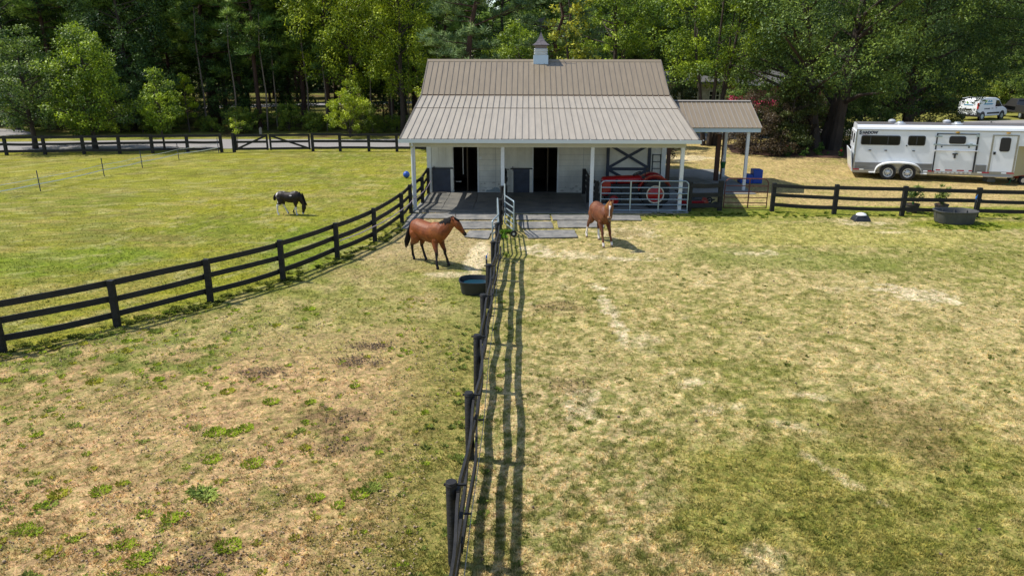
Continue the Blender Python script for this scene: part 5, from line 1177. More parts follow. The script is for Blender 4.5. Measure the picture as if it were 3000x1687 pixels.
def pine(seed, loc, label, h, z0, rad, nbr, kind='pine', r0=.2, group=None, per=34, size=.30, name='pine_tree', tuft=9, rz=0, low=0):
    """tall straight pine: whorled limbs carrying tufts"""
    r = np.random.RandomState(seed); rnd = random.Random(seed); q = MB(); pts = [Vector((r.normal(0, .06) * i, r.normal(0, .06) * i, h * i / 8 - (.1 if i == 0 else 0))) for i in range(9)]
    rs = [r0 * (1.2 if i == 0 else 1) * (1 - .9 * i / 8) + .02 for i in range(9)]; q.loft(pts, rs, 9); cl = []
    def at(z): f = z / h * 8; i = min(int(f), 7); return pts[i].lerp(pts[i + 1], f - i)
    for b in range(nbr):
        t = (b + rnd.random()) / nbr; z = z0 + (h - z0) * t ** .9; R_ = rad * (1 - t) ** .6 * rnd.uniform(.6, 1.15) * (.55 + .45 * min(1, t * 5)); a = rnd.random() * 6.283; p = at(z)
        tip = p + Vector((math.cos(a) * R_, math.sin(a) * R_, R_ * rnd.uniform(-.12, .42))); mid = p.lerp(tip, .55) + Vector((0, 0, rnd.uniform(-.25, .05)))
        q.loft([p, mid, tip], [.05, .03, .008], 5)
        for k in range(tuft):
            f = rnd.uniform(.35, 1.08); c = (p.lerp(mid, f / .55) if f < .55 else mid.lerp(tip, (f - .55) / .45)) + Vector((rnd.gauss(0, .3), rnd.gauss(0, .3), rnd.uniform(-.05, .35))) * min(1, R_ / 1.5); cl.append(tuple(c))
            if k % 3 == 0: q.loft([p.lerp(tip, f * .8), c], [.015, .006], 4)
    for b in range(6 + low):  # dead lower stubs
        z = rnd.uniform(z0 * .35, z0); a = rnd.random() * 6.28; p = at(z); l_ = rnd.uniform(.4, 1.6); q.loft([p, p + Vector((math.cos(a) * l_, math.sin(a) * l_, rnd.uniform(-.1, .5)))], [.025, .006], 4)
    cr = needle_crown(seed + 1, np.array(cl), per, size, kind)
    return make_tree(name, label, 'pine tree', loc, cr, q, 'pine_bark', group, leafm='needle', rz=rz)

# --- two leafy trees and smaller ones by the far fence
broadleaf(101, (-32.0, 49.0, 0), 'leafy green tree at the left edge, behind the far fence', [(1.5, 1.3), (2.5, 2.6), (4.5, 2.7), (6, 1.7), (7.3, .4)], 125, 120, .62, .17, 'oak', 6.2, .17)
broadleaf(102, (-28.1, 49.1, 0), 'tall leafy tree with sunlit top, second from the left behind the far fence', [(1.2, 1.2), (2.4, 2.4), (4.2, 2.3), (6.2, 1.55), (7.9, .35)], 140, 120, .60, .17, 'maple', 6.8, .17)
broadleaf(103, (-23.6, 49.2, 0), 'slim young tree behind the far fence, right of the two big leafy trees', [(1.3, .8), (2.2, 1.15), (3.4, 1.0), (4.9, .3)], 50, 100, .42, .15, 'maple', 4.2, .07, nb=14)
broadleaf(104, (-26.6, 60.0, 0), 'small bright yellow green tree in front of the dark pines', [(1.2, .6), (2.2, 1.0), (3.4, .7), (4.4, .25)], 26, 100, .38, .16, 'bright', 3.8, .06, nb=10)
broadleaf(105, (-13.1, 51.0 + 5.8, 0), 'bushy vase shaped sapling beyond the double gate near the barn', [(.5, .7), (1.4, 1.6), (2.6, 1.5), (3.9, .5)], 60, 100, .38, .14, 'bright', 3.2, .05, nb=18, upl=.8, fork=[(0, 0, -.7, .1, 3.2, .04), (0, 0, .6, -.1, 3.3, .04), (0, 0, 0, .3, 3.6, .045)])
sp = broadleaf(106, (-18.9, 49.6, 0), 'thin sapling with few leaves standing behind the double gate', [(.9, .3), (1.6, .5), (2.1, .2)], 8, 34, .2, .13, 'gold', 1.9, .025, nb=6, barkm='pale_bark', name='sapling')
broadleaf(107, (-6.6, 49.4, 0), 'low bush by the fence at the left corner of the barn', [(.1, .8), (.8, 1.0), (1.7, .5)], 30, 80, .32, .12, 'garden', 1.4, .04, nb=10, name='bush', cat='bush')
broadleaf(108, (-6.4, 54.6, 0), 'yellowish shrub just left of the barn roof corner', [(.4, 1.1), (1.8, 1.5), (3.5, 1.1), (4.6, .4)], 45, 90, .45, .15, 'gold', 3.6, .06, nb=14, name='shrub', cat='shrub')
# --- golden weeping tree and companions
broadleaf(110, (-14.0, 62.5, 0), 'large golden green tree with drooping branches left of the barn', [(3.6, 2.3), (5.5, 3.6), (8.5, 4.3), (12, 3.9), (15.5, 2.2), (17, .6)], 300, 130, .75, .19, 'gold', 14, .26, nb=44, flat=1.15, droop=.7, aspect=.42)
broadleaf(111, (-9.6, 60.0, 0), 'tall yellow green tree right behind the left end of the barn', [(3.0, 1.8), (6, 2.8), (9.5, 3.0), (13, 2.3), (15.5, .6)], 170, 125, .7, .18, 'gold', 13, .22, nb=34, flat=1.1, droop=.6, aspect=.42)
# --- pines behind the barn
pine(120, (-3.6, 52.6, 0), 'large long needled pine directly behind the left half of the barn roof', 15.5, 3.6, 4.6, 46, 'pine_blue', .26, per=40, size=.42, tuft=12)
pine(121, (2.0, 54.0, 0), 'long needled pine behind the cupola', 13.5, 4.6, 3.6, 34, 'pine_blue', .2, per=36, size=.40, tuft=11)
broadleaf(122, (2.7, 50.5, 0), 'magnolia with glossy dark leaves and yellow tips right of the cupola', [(1.2, 1.4), (3.5, 2.0), (7, 1.8), (10.5, 1.1), (12, .3)], 90, 60, .5, .24, 'magnolia', 11, .14, nb=24, hollow=.7, upl=.5)
broadleaf(123, (6.8, 60, 0), 'bright green tree behind the right half of the barn roof', [(2, 2.2), (5, 3.4), (9, 3.4), (13, 2.2), (15, .5)], 190, 125, .72, .18, 'maple', 13, .22, nb=34)
broadleaf(124, (-.4, 58.5, 0), 'leafy green tree between the two pines behind the barn', [(1.5, 2.4), (4, 3.1), (6.6, 2.4), (8, .6)], 110, 115, .66, .17, 'maple', 7, .16, nb=24)
broadleaf(125, (12.6, 52.5, 0), 'multi stemmed bright green tree right of the barn roof', [(4.2, 2.0), (6.5, 3.7), (9.5, 4.0), (12.5, 3.0), (14.5, .8)], 230, 120, .75, .18, 'maple', 12, .2, nb=40, fork=[(-.3, 0, -1.6, .2, 11.5, .15), (.3, .1, 1.8, 0, 11.5, .16), (0, -.2, .2, -.5, 12.5, .15), (.5, 0, .9, .6, 10.5, .12)])
# --- big oaks by the trailer
broadleaf(130, (19.7, 50.3, 0), 'huge spreading oak with several trunks left of the horse trailer', [(3.4, 3.2), (5.3, 6.2), (9.5, 7.6), (13, 6.4), (16.5, 3.6), (18.5, .8)], 620, 125, .85, .17, 'oak', 16, .5, nb=80, hollow=.5, fork=[(-.55, 0, -2.6, 0, 14, .36), (.55, -.2, 1.0, -.6, 16, .40), (.1, .5, 3.0, 1.4, 14, .32)])
broadleaf(131, (26.5, 53.5, 0), 'wide dark oak overhanging the back of the horse trailer', [(2.4, 3.0), (4.6, 5.2), (9.5, 6.8), (13, 5.8), (16.5, 3.2), (18, .8)], 540, 125, .85, .17, 'oak_dark', 16, .38, nb=60, hollow=.5)
broadleaf(132, (30.5, 47.5, 0), 'oak whose low branch hangs in front of the white van', [(6.3, 2.2), (8.0, 4.4), (11, 5.0), (14, 3.6), (16, .8)], 260, 120, .8, .17, 'oak_dark', 14, .3, nb=40, fork=[(5.5, 2, 0, 0, 14, .26)])
# low sprays over the van
cr, cs = leafy_crown(133, [(4.6, .5), (5.6, 1.2), (6.6, .9)], 12, 42, .45, .17, 'oak_dark', hollow=.2)
# --- shrubs under the oak
broadleaf(140, (14.6, 48.3, 0), 'broad reddish brown shrub right of the carport', [(.2, 1.6), (1.2, 2.2), (2.4, 1.9), (3.6, .7)], 120, 110, .42, .12, 'maroon', 2.6, .08, nb=30, name='shrub', cat='shrub', fork=[(0, 0, -.9, 0, 2.6, .06), (.1, 0, .8, .1, 2.6, .06), (0, .1, .1, .3, 3, .06)])
broadleaf(141, (16.9, 48.6, 0), 'tall dull green conifer shrub between the brown shrub and the oak trunks', [(.2, 1.3), (1.5, 1.6), (3.2, 1.1), (4.8, .3)], 110, 120, .4, .12, 'cedar', 4, .09, nb=26, name='conifer', droop=-.4, cat='conifer')
broadleaf(142, (18.0, 51.2, 0), 'brown tinted shrub behind the dull green conifer', [(.6, 1.3), (2.0, 1.7), (3.4, 1.1), (4.3, .4)], 90, 110, .48, .13, 'maroon', 4.6, .09, nb=20, name='shrub', cat='shrub')
broadleaf(143, (22.3, 50.8, 0), 'dark green bush right of the oak trunks, by the trailer tail', [(.1, 1.2), (1.4, 1.8), (3.2, 1.0), (4, .3)], 80, 100, .45, .13, 'oak_dark', 3, .08, nb=20, name='bush', cat='bush')
broadleaf(144, (28.5, 54.5, 0), 'spreading dark juniper bush behind the trailer roof', [(.2, 2.2), (1.2, 3.0), (2.6, 1.6), (3.4, .4)], 90, 110, .45, .13, 'cedar', 2.4, .08, nb=24, name='bush', cat='bush')
broadleaf(146, (24.8, 57.0, 0), 'rounded dark green bush between the oak trunks and the juniper', [(.2, 1.8), (1.8, 2.5), (3.8, 1.9), (5.2, .6)], 120, 110, .5, .15, 'oak_dark', 4, .09, nb=24, name='bush', cat='bush')
broadleaf(147, (20.6, 55.5, 0), 'leafy bush behind the oak trunks, in front of the brick house', [(.3, 1.8), (2.0, 2.6), (4.2, 1.8), (5.4, .5)], 120, 110, .5, .15, 'oak', 4, .09, nb=24, name='bush', cat='bush')
broadleaf(149, (17.0, 61.5, 0), 'leafy young tree hiding the roof of the brick house', [(2.2, 1.4), (4.0, 2.4), (6.0, 1.8), (7.4, .5)], 80, 110, .5, .16, 'oak', 6, .1, nb=18)
broadleaf(148, (12.2, 60.5, 0), 'weeping cypress like tree in front of the stone wall of the house', [(1.0, 1.0), (3.0, 1.4), (5.0, 1.0), (7.0, .3)], 70, 120, .45, .15, 'cedar', 6, .12, nb=18, droop=1.2)
broadleaf(145, (8.0, 44.4, 0), 'dark red leaved bush behind the right corner of the barn', [(.2, .8), (.9, 1.0), (1.9, .5)], 40, 90, .3, .11, 'maroon', 1.5, .05, nb=12, name='bush', cat='bush')
for i, (x, y, z1, lab) in enumerate(((15.9, 58, 3.2, 'pink flowering rose bush in front of the brick house, left one'), (17.9, 58, 2.9, 'pink flowering rose bush beside the brown shrub, right one'))):
    rb_ = broadleaf(150 + i, (x, y, 0), lab, [(.2, .9), (1.5, 1.25), (z1 - .3, .8), (z1, .3)], 46, 90, .35, .13, 'rose', z1 - .6, .05, nb=14, name='rose_bush', group='pink rose bushes', cat='rose bush')
    r = np.random.RandomState(i + 3); n = 150; a = r.uniform(0, 6.28, n); q_ = np.sqrt(r.uniform(.2, 1, n)) * 1.15; P = np.stack([q_ * np.cos(a), q_ * np.sin(a) - .15, z1 - .35 - .5 * r.rand(n) * (q_) + .25 * r.rand(n)], 1)
    V, F, C = leaf_quads(r, np.repeat(P, 4, 0) + r.normal(0, .035, (n * 4, 3)), .12, .8, 0, C3((.6, .05, .13), n * 4)); npmesh('blossom', V, F, M['petal_pink'], rb_, C)
# small plants in the mulch bed and potted plants by the fence
for i, (x, y, s, lab) in enumerate(((16.2, 47.2, .55, 'small green plant with an orange bloom at the front of the mulch bed'), (17.3, 46.9, .35, 'tiny green plant in the mulch bed, right of the blooming one'), (18.6, 47.6, .5, 'low green plant at the foot of the oak'), (19.4, 46.8, .3, 'tiny plant by the small red bloom in the mulch'))):
    o = broadleaf(160 + i, (x, y, 0), lab, [(.02, s * .7), (s * .5, s * .8), (s, s * .3)], 14, 60, s * .3, .10, 'rose', s * .8, .02, nb=6, name='bedding_plant', cat='plant', group='plants in the mulch bed')
    if i in (0, 3): MB().lathe((0, -.05, s * .95), [(.01, 0), (.09, .06), (.05, .14), (.01, .16)], 8).build('bloom', M['petal_red'], o)
for i, (x, y, s, lab) in enumerate(((15.35, 29.55, 1.0, 'leafy potted plant behind the fence, nearer the trailer wheels'), (16.45, 29.5, .85, 'leafy potted plant behind the fence, just left of the grey tank'))):
    r_ = empty('potted_plant', (x, y, 0), lab, 'potted plant', 'potted plants behind the right fence')
    MB().lathe((0, 0, 0), [(.19, 0), (.25, .30), (.265, .30), (.265, .34), (.235, .34), (.22, .30)], 20).build('pot', M['pot'], r_, smooth=True)
    MB().lathe((0, 0, .29), [(.01, 0), (.23, 0), (.23, .01), (.01, .012)], 16).build('soil', M['mulch'], r_)
    crn, cs = leafy_crown(170 + i, [(.3, .12 * s), (.6, .32 * s), (.85, .26 * s), (1.05 * s, .08)], 22, 26, .12, .12, 'garden', hollow=.1, upl=.4, aspect=.35)
    q = MB(); rnd = random.Random(i)
    for c in cs[:9]: q.loft([(0, 0, .3), (c[0] * .5, c[1] * .5, .3 + (c[2] - .3) * .6), tuple(c)], [.01, .008, .004], 5)
    q.build('stem', M['leaf'] if False else M['green_plastic'], r_); V, F, C = crn; npmesh('foliage', V, F, M['leaf'], r_, C)

# --- the left wood: prototypes copied many times
gW = 'trees of the wood beyond the driveway'
p1 = pine(201, (-24.4, 66, 0), 'tall pine with bright sunlit needles in the middle of the left wood', 16, 3.4, 3.9, 62, 'pine', .17, per=34, size=.46, tuft=12, low=6)
p2 = pine(202, (-30.5, 64, 0), 'tall pine behind the slim young tree in the left wood', 18, 5.4, 3.5, 52, 'pine', .17, per=34, size=.46, tuft=12, low=8)
p3 = pine(203, (-19.3, 66.5, 0), 'thick trunked pine left of the golden tree', 17, 4.6, 3.7, 54, 'pine', .21, per=34, size=.46, tuft=12, low=8)
b1 = broadleaf(204, (-36.0, 66, 0), 'dark broadleaf tree behind the two leafy trees of the left wood', [(3.5, 2.0), (6, 3.2), (10, 3.4), (14, 2.2), (16.5, .5)], 190, 120, .75, .2, 'oak_dark', 14, .22, nb=34)
b2 = broadleaf(205, (31, 88, 0), 'mid green tree of the wood behind the brick house', [(1.5, 2.2), (5, 3.6), (9, 3.9), (13, 2.6), (16, .5)], 210, 120, .8, .21, 'oak', 14, .22, nb=34)
u1 = broadleaf(206, (-22.5, 59.6, 0), 'low green undergrowth bush under the left pines', [(.05, .9), (.8, 1.25), (1.7, .6)], 42, 80, .36, .13, 'bush', 1.3, .05, nb=12, name='bush', cat='bush')
u2 = broadleaf(207, (-28.5, 59.8, 0), 'taller bush in the undergrowth below the bright young tree', [(.1, 1.0), (1.4, 1.6), (2.9, .8)], 60, 90, .42, .14, 'bush', 2.3, .06, nb=14, name='bush', cat='bush')
rnd = random.Random(77)
b3 = broadleaf(209, (-31.5, 70.5, 0), 'low spreading understory tree between the pines of the left wood', [(.8, 1.6), (2.4, 2.6), (4.6, 2.6), (6.6, 1.2)], 90, 95, .62, .2, 'oak_dark', 5, .07, nb=20)
back = 'tall pine standing deep in the shaded left wood'
backb = 'dark broadleaf tree deep in the shaded left wood'
spots = []
for yy in (69, 74, 79.5, 86, 93, 101, 110):
    x = -yy * .78 - 2
    while x < (-8 if yy < 104 else 10):
        spots.append((x + rnd.uniform(-1.4, 1.4), yy + rnd.uniform(-2, 2))); x += rnd.uniform(3.6, 6.4)
for i, (x, y) in enumerate(spots):
    if -46 < x < -22 and 78 < y < 100 and rnd.random() < .35: continue
    if y < 104 and abs(y - (104 + .55 * (x + 8))) < 3.4 and x > -52: continue
    pr = rnd.choice((p1, p2, p2, p3, p3, b1)); s = rnd.uniform(.85, 1.2)
    lab = backb if pr is b1 else back
    place(pr, (x, y, 0), rnd.uniform(0, 6.28), s, lab, 'dark broadleaf trees deep in the left wood' if pr is b1 else 'pines deep in the left wood')
frontp = [(-38.5, 62.5, p2, 'pine at the far left front of the wood, behind the leafy tree'), (-33.8, 63.8, p3, 'pine behind the tallest of the leafy trees'), (-27.4, 66.8, p3, 'straight dark pine left of the sunlit pine'), (-22.0, 63.2, p2, 'slender pine at the front edge of the wood'),
          (-16.6, 64.8, p3, 'pine trunk just left of the golden drooping tree'), (-42.5, 66, p1, 'pine above the side road at the left edge'), (-11.5, 66, p2, 'pine behind the golden drooping tree'), (-6.5, 66.5, p3, 'pine behind the left end of the barn roof'), (-47, 70, b1, 'dark tree above the side road'),
          (-38.2, 58.6, b3, 'low leafy tree filling the gap under the leftmost leafy tree'), (-34.6, 59.2, b3, 'low leafy tree between the two big leafy trees'), (-30.2, 59.8, b3, 'low leafy tree right of the tallest leafy tree'), (-25.2, 64.5, b3, 'low leafy tree under the sunlit pine'), (-41.5, 62.0, b1, 'broad leafy tree filling the far left corner above the side road'), (-31.8, 61.5, b1, 'broad leafy tree behind the slim young tree'), (-21.0, 68.5, b3, 'low leafy tree between the pine trunks in the middle'),
          (-12.8, 69.0, b3, 'low leafy tree behind the drooping golden tree'), (-25.5, 70.5, b1, 'dark broadleaf tree in the centre of the left wood')]
for (x, y, pr, lab) in frontp: place(pr, (x, y, 0), rnd.uniform(0, 6.28), rnd.uniform(.9, 1.1), lab, gW)
for i in range(26):
    x = -44 + i * 1.62 + rnd.uniform(-.6, .6); y = rnd.uniform(59.6, 63.4); pr = rnd.choice((u1, u1, u2))
    place(pr, (x, y, 0), rnd.uniform(0, 6.28), rnd.uniform(.5, .95), 'green bush in the undergrowth along the edge of the left wood', 'undergrowth bushes along the left wood')
for i in range(40):
    y = rnd.uniform(72, 100); x = rnd.uniform(-.62 * y, -6 if y < 90 else 0)
    if abs(y - (104 + .55 * (x + 8))) < 4.5 or x > -.43 * y: continue
    place(b3, (x, y, 0), rnd.uniform(0, 6.28), rnd.uniform(.75, 1.25), 'low leafy understory tree between the trunks of the left wood', 'understory trees of the left wood')
# thin pale trunks in the wood
tt = MB().loft([(0, 0, 0), (.1, 0, 3), (-.1, .1, 6.5), (.1, 0, 9)], [.07, .06, .045, .02], 7)
cr, cs = leafy_crown(208, [(5.5, .5), (7, 1.1), (9.5, .5)], 16, 70, .5, .18, 'oak_dark')
s1 = make_tree('slender_tree', 'slender pale trunked young tree in the left wood', 'tree', (-23.2, 61.2, 0), cr, tt, 'pale_bark', 'slender pale trunked trees in the left wood')
for (x, y, s) in ((-21.0, 62.0, 1), (-20.4, 62.6, .8), (-17.9, 63, 1.1), (-12.3, 61.4, .9), (-10.9, 62.6, 1), (-16.0, 61.5, .75), (-26.2, 62.5, 1.05), (-9.3, 61.6, .8)):
    place(s1, (x, y, 0), rnd.uniform(0, 6.28), s, 'slender pale trunked young tree in the left wood', 'slender pale trunked trees in the left wood')
# --- trees behind the barn, house and trailer
gB = 'trees of the wood behind the barn and house'
for (x, y, pr, s, lab) in ((-2, 70, b2, 1.1, 'broadleaf tree far behind the left pine'), (4.5, 72, b2, 1.1, 'broadleaf tree far behind the cupola'), (10.5, 84, p2, 1.25, 'distant bluish pine seen above the right end of the barn roof'), (14.0, 88, p3, 1.3, 'distant pine left of the multi stemmed tree'), (7.5, 90, p1, 1.2, 'distant pine right of the magnolia'),
                           (18, 86, b2, 1.15, 'tree behind the stone part of the house'), (24.5, 85, b2, 1.2, 'tree behind the brick part of the house'), (29.5, 64, b2, .8, 'green tree at the right end of the brick house'),
                           (35, 70, b1, .9, 'dark tree right of the brick house'), (38, 92, b2, 1.0, 'tree at the edge of the lawn left of the van'), (44, 94, b1, .95, 'dark tree behind the white van'), (49.5, 92, b2, 1.05, 'green tree behind the van bonnet'), (55, 90, b2, 1.0, 'bright tree above the pickup truck'), (62, 92, b1, 1.1, 'dark tree beyond the pickup truck'),
                           (33, 98, b1, 1.1, 'dark tree far behind the trailer'), (53, 82.5, b2, .62, 'low leafy tree right behind the pickup truck'), (45.5, 84.5, b2, .36, 'bushy young tree on the lawn behind the van')):
    place(pr, (x, y, 0), rnd.uniform(0, 6.28), s, lab, gB)
for i, x in enumerate(np.arange(30, 66, 2.6)):
    place(u2, (x + rnd.uniform(-.5, .5), 87 + rnd.uniform(-1.5, 1.5), 0), rnd.uniform(0, 6), rnd.uniform(1.0, 1.7), 'bush along the wood edge behind the far lawn', 'bushes along the wood edge behind the far lawn')
for yy in (104, 114):
    x = 2
    while x < yy * .86:
        place(rnd.choice((b1, b2, p1)), (x, yy + rnd.uniform(-2, 2), 0), rnd.uniform(0, 6.28), rnd.uniform(1.0, 1.35), 'tree of the dense far wood on the right', 'trees of the dense far wood on the right'); x += rnd.uniform(4.5, 7.5)
# distant wood, one continuous mass of foliage
r = np.random.RandomState(9); n = 90000; X_ = r.uniform(-130, 150, n); Y_ = r.uniform(126, 142, n); Z_ = r.uniform(0, 1, n) ** .9 * (19 + 4 * np.sin(X_ * .21) + 3 * np.sin(X_ * .53 + 1)); t = np.clip(fbm(X_, Z_ * 2, 5, 201)[:, None] * 1.6 - .4 + r.normal(0, .15, (n, 1)), 0, 1)
V, F, C = leaf_quads(r, np.stack([X_, Y_, Z_], 1), 1.15, .6, .1, np.array([.06, .115, .03]) * (1 - t) + np.array([.20, .26, .06]) * t)
tag(npmesh('distant_wood', V, F, M['leaf'], None, C), 'dense far wood closing the view', kind='stuff')

# labels of the repeats: their order across the view inside their row
ORD = ['first', 'second', 'third', 'fourth', 'fifth', 'sixth', 'seventh', 'eighth', 'ninth', 'tenth', 'eleventh', 'twelfth', 'thirteenth', 'fourteenth', 'fifteenth', 'sixteenth', 'seventeenth', 'eighteenth', 'nineteenth', 'twentieth']
def ordw(n): return ORD[n] if n < 20 else ('twenty ' + ORD[n - 20])
def relabel(group, cuts, text, rows):
    m = [o for o in COL.objects if o.parent is None and o.get('group') == group]
    for k in range(len(cuts) - 1):
        row = sorted([o for o in m if cuts[k] <= o.location.y < cuts[k + 1]], key=lambda o: o.location.x / o.location.y)
        for i, o in enumerate(row): o['label'] = text.format(ordw(i), rows[k])
relabel('pines deep in the left wood', [0, 71.6, 76.8, 82.8, 89.6, 97, 105.5, 200], 'tall dark pine, {} from the left in the {} row of the wood', ORD)
relabel('dark broadleaf trees deep in the left wood', [0, 82, 200], 'dark leafy tree, {} from the left in the {} half of the wood', ['nearer', 'farther'])
relabel('undergrowth bushes along the left wood', [0, 200], 'low green bush along the edge of the left wood, {} from the left', [''])
relabel('understory trees of the left wood', [0, 80, 90, 200], 'low leafy tree, {} from the left in the {} strip under the pines', ['near', 'middle', 'far'])
relabel('slender pale trunked trees in the left wood', [0, 200], 'slender young tree with a pale trunk, {} from the left at the wood edge', [''])
relabel('bushes along the wood edge behind the far lawn', [0, 200], 'bush at the wood edge behind the far lawn, {} from the left', [''])
relabel('trees of the dense far wood on the right', [0, 109, 200], 'far wood tree behind the house, {} from the left in the {} row', ['front', 'back'])

# ================================================================== GRASS, WEEDS, CLODS
def blocked(x, y):
    b = (x > -4.5) & (x < 10.5) & (y > 28.9) & (y < 43.2)
    for (x0, x1, y0, y1) in ((-4.45, -2.6, 27.8, 28.8), (-2.6, 4.45, 27.6, 28.7), (-4.4, -3.7, 26, 27.7), (-2.4, -1.03, 26.1, 27.3), (-.3, 1.05, 26.2, 27.3), (1.2, 2.95, 26.3, 27.5), (-.02, 1.8, 24.7, 25.9), (-2.05, -1.15, 24.6, 25.7)): b |= (x > x0) & (x < x1) & (y > y0) & (y < y1)
    b |= (x > 10) & (x < 30) & (y > 46.3)
    return b
r = np.random.RandomState(31); n = 270000
d = 5.4 + (1 / (1 / 1.0 - r.rand(n) * (1 - 1 / 9.3)) - 1) * 4.9   # denser near the camera
x = r.uniform(-.93, .88, n) * d; y = d.copy(); k = (~blocked(x, y)) & (y < 47) ; x, y = x[k], y[k]
left = (x < fence_x(y)); pad = (x < -.85) & ~left; cover = fbm(x, y, .5, 301); base = zone(x, y)
greenish = np.clip((base[:, 1] / .93 - base[:, 0] * .78) * 12, 0, 1)
keep = r.rand(len(x)) < np.where(pad & (y < 17), .30 + .6 * greenish, .55 + .45 * greenish) * np.where((cover > .38), 1, .45)
x, y, base = x[keep], y[keep], base[keep]; n = len(x)
sz = r.uniform(.022, .052, n) * np.where(y < 16, .9, 1.05); A = r.uniform(0, 6.283, (n, 3)); ln = r.uniform(.3, 1.1, (n, 3))
straw = (r.rand(n) < np.clip(base[:, 0] * 2.5 - .18, .12, .75))
cb_ = np.where(straw[:, None], base * np.array([1.3, 1.22, 1.1]) * r.uniform(.8, 1.6, (n, 1)), np.array([.12, .145, .022]) * r.uniform(.6, 1.6, (n, 1)) * .5 + base * .7)
V = np.empty((n, 3, 3, 3), np.float32)
for j in range(3):
    a = A[:, j]; l_ = ln[:, j] * sz; wv_ = sz * .20; ux, uy = np.cos(a), np.sin(a); bx, by = x + ux * .012, y + uy * .012
    V[:, j, 0] = np.stack([bx - uy * wv_, by + ux * wv_, np.full(n, -.015)], 1); V[:, j, 1] = np.stack([bx + uy * wv_, by - ux * wv_, np.full(n, -.015)], 1); V[:, j, 2] = np.stack([bx + ux * l_, by + uy * l_, sz * (.35 + .5 * r.rand(n))], 1)
V = V.reshape(-1, 3); C = np.repeat(np.clip(cb_, 0, 1), 9, 0)
tag(npmesh('grass', V, np.arange(len(V)).reshape(-1, 3), M['grassblade'], None, C), 'short dry grass blades over the paddocks', kind='stuff')

def tufts(name, label, pts, nb, seed, w0=.09):
    """weed tufts: pts = (x, y, radius, height, rgb)"""
    r = np.random.RandomState(seed); VV = []; CC = []
    for (px_, py_, rad, hh, c) in pts:
        m = int(nb * 5 * (rad / .12) ** 1.7) + 8; a = r.uniform(0, 6.283, m); q = np.sqrt(r.rand(m)) * rad; bx = px_ + q * np.cos(a); by = py_ + q * np.sin(a)
        o = a + r.normal(0, .7, m); l_ = hh * r.uniform(.5, 1.2, m); ux, uy = np.cos(o), np.sin(o); w_ = l_ * w0 + .002; z = np.full(m, -.01)
        bend = r.uniform(.55, 1.15, m); mx_ = bx + ux * l_ * bend * .4; my_ = by + uy * l_ * bend * .4; mz_ = l_ * .55; tx = bx + ux * l_ * bend; ty = by + uy * l_ * bend; tz = l_ * (.9 - .45 * bend)
        v = np.stack([np.stack([bx - uy * w_, by + ux * w_, z], 1), np.stack([bx + uy * w_, by - ux * w_, z], 1), np.stack([mx_ + uy * w_ * .9, my_ - ux * w_ * .9, mz_], 1), np.stack([tx, ty, tz], 1), np.stack([mx_ - uy * w_ * .9, my_ + ux * w_ * .9, mz_], 1)], 1)
        VV.append(v.reshape(-1, 3)); CC.append(np.repeat(np.array(c) * r.uniform(.7, 1.35, (m, 1)), 5, 0))
    V = np.concatenate(VV); o = npmesh(name, V, np.arange(len(V)).reshape(-1, 5), M['grassblade'], None, np.concatenate(CC)); tag(o, label, kind='stuff' if 'tall' not in name else None)
    if 'tall' in name: o['category'] = 'grass tuft'
r = np.random.RandomState(41); pts = []
G1, G2, G3 = (.34, .44, .04), (.27, .34, .07), (.40, .40, .05)
while len(pts) < 900:
    y_ = 6.2 + 12 * r.rand() ** 1.2; x_ = r.uniform(max(fence_x(y_), -.93 * y_), -1.0); f = fbm(np.array([x_]), np.array([y_]), 1.1, 401)[0]
    dens = .25 + .9 * (f > .52); 
    if 12.8 < y_ < 15.9 and x_ < -5.8: dens = 1.6
    if r.rand() > dens / 1.6: continue
    rad = r.choice([.025, .04, .06, .09, .13], p=[.44, .33, .16, .055, .015]) * (1.1 if 12.8 < y_ < 15.9 else 1)
    pts.append((x_, y_, rad, rad * r.uniform(.2, .32) + .018, (G1, G2, G3)[r.choice(3, p=[.45, .3, .25])]))
for (x_, y_, rad, hh) in ((-5.05, 10.95, .17, .10), (-4.75, 10.95, .13, .10), (-4.6, 11.1, .14, .09), (-4.5, 12.1, .14, .09), (-4.1, 10.0, .16, .08), (-4.75, 10.1, .14, .08), (-6.0, 9.2, .15, .09), (-3.7, 8.0, .16, .1), (-5.0, 8.0, .12, .08), (-4.7, 7.7, .15, .1), (-6.5, 8.3, .14, .08), (-2.3, 9.2, .14, .09), (-2.9, 9.1, .12, .08)):
    pts.append((x_, y_, rad, hh * .45 if hh < .15 else hh * .6, (.24, .32, .07) if hh > .15 else G1))
for k in range(55):  # ranker grass along the fence foot
    y_ = r.uniform(6.3, 17); pts.append((-1.08 + r.normal(0, .22) - (.25 if r.rand() < .3 else 0), y_, r.uniform(.03, .07), r.uniform(.03, .07), (.20, .25, .06)))
for k in range(30): y_ = r.uniform(6.8, 26); pts.append((-.62 + r.normal(0, .18), y_, r.uniform(.03, .07), r.uniform(.03, .07), G2))
for k in range(5): pts.append((-.66 + r.normal(0, .13), r.uniform(24.6, 26.2), r.uniform(.05, .14), r.uniform(.08, .18), (.15, .30, .03)))
for k in range(170):
    y_ = r.uniform(13, 27); pts.append((fence_x(y_) + r.normal(.1, .25), y_, r.uniform(.04, .1), r.uniform(.03, .08), (.19, .22, .04)))
tufts('weeds', 'green weed tufts in the bare near paddock and along the fences', pts, 26, 43)
pts = []
for k in range(520):
    y_ = 6.2 + 20 * r.rand() ** 1.5; x_ = r.uniform(-.5, .88 * y_); f = fbm(np.array([x_]), np.array([y_]), 1.4, 411)[0]
    if f < .5: continue
    pts.append((x_, y_, r.uniform(.02, .06), r.uniform(.02, .04), (.16, .2, .04)))
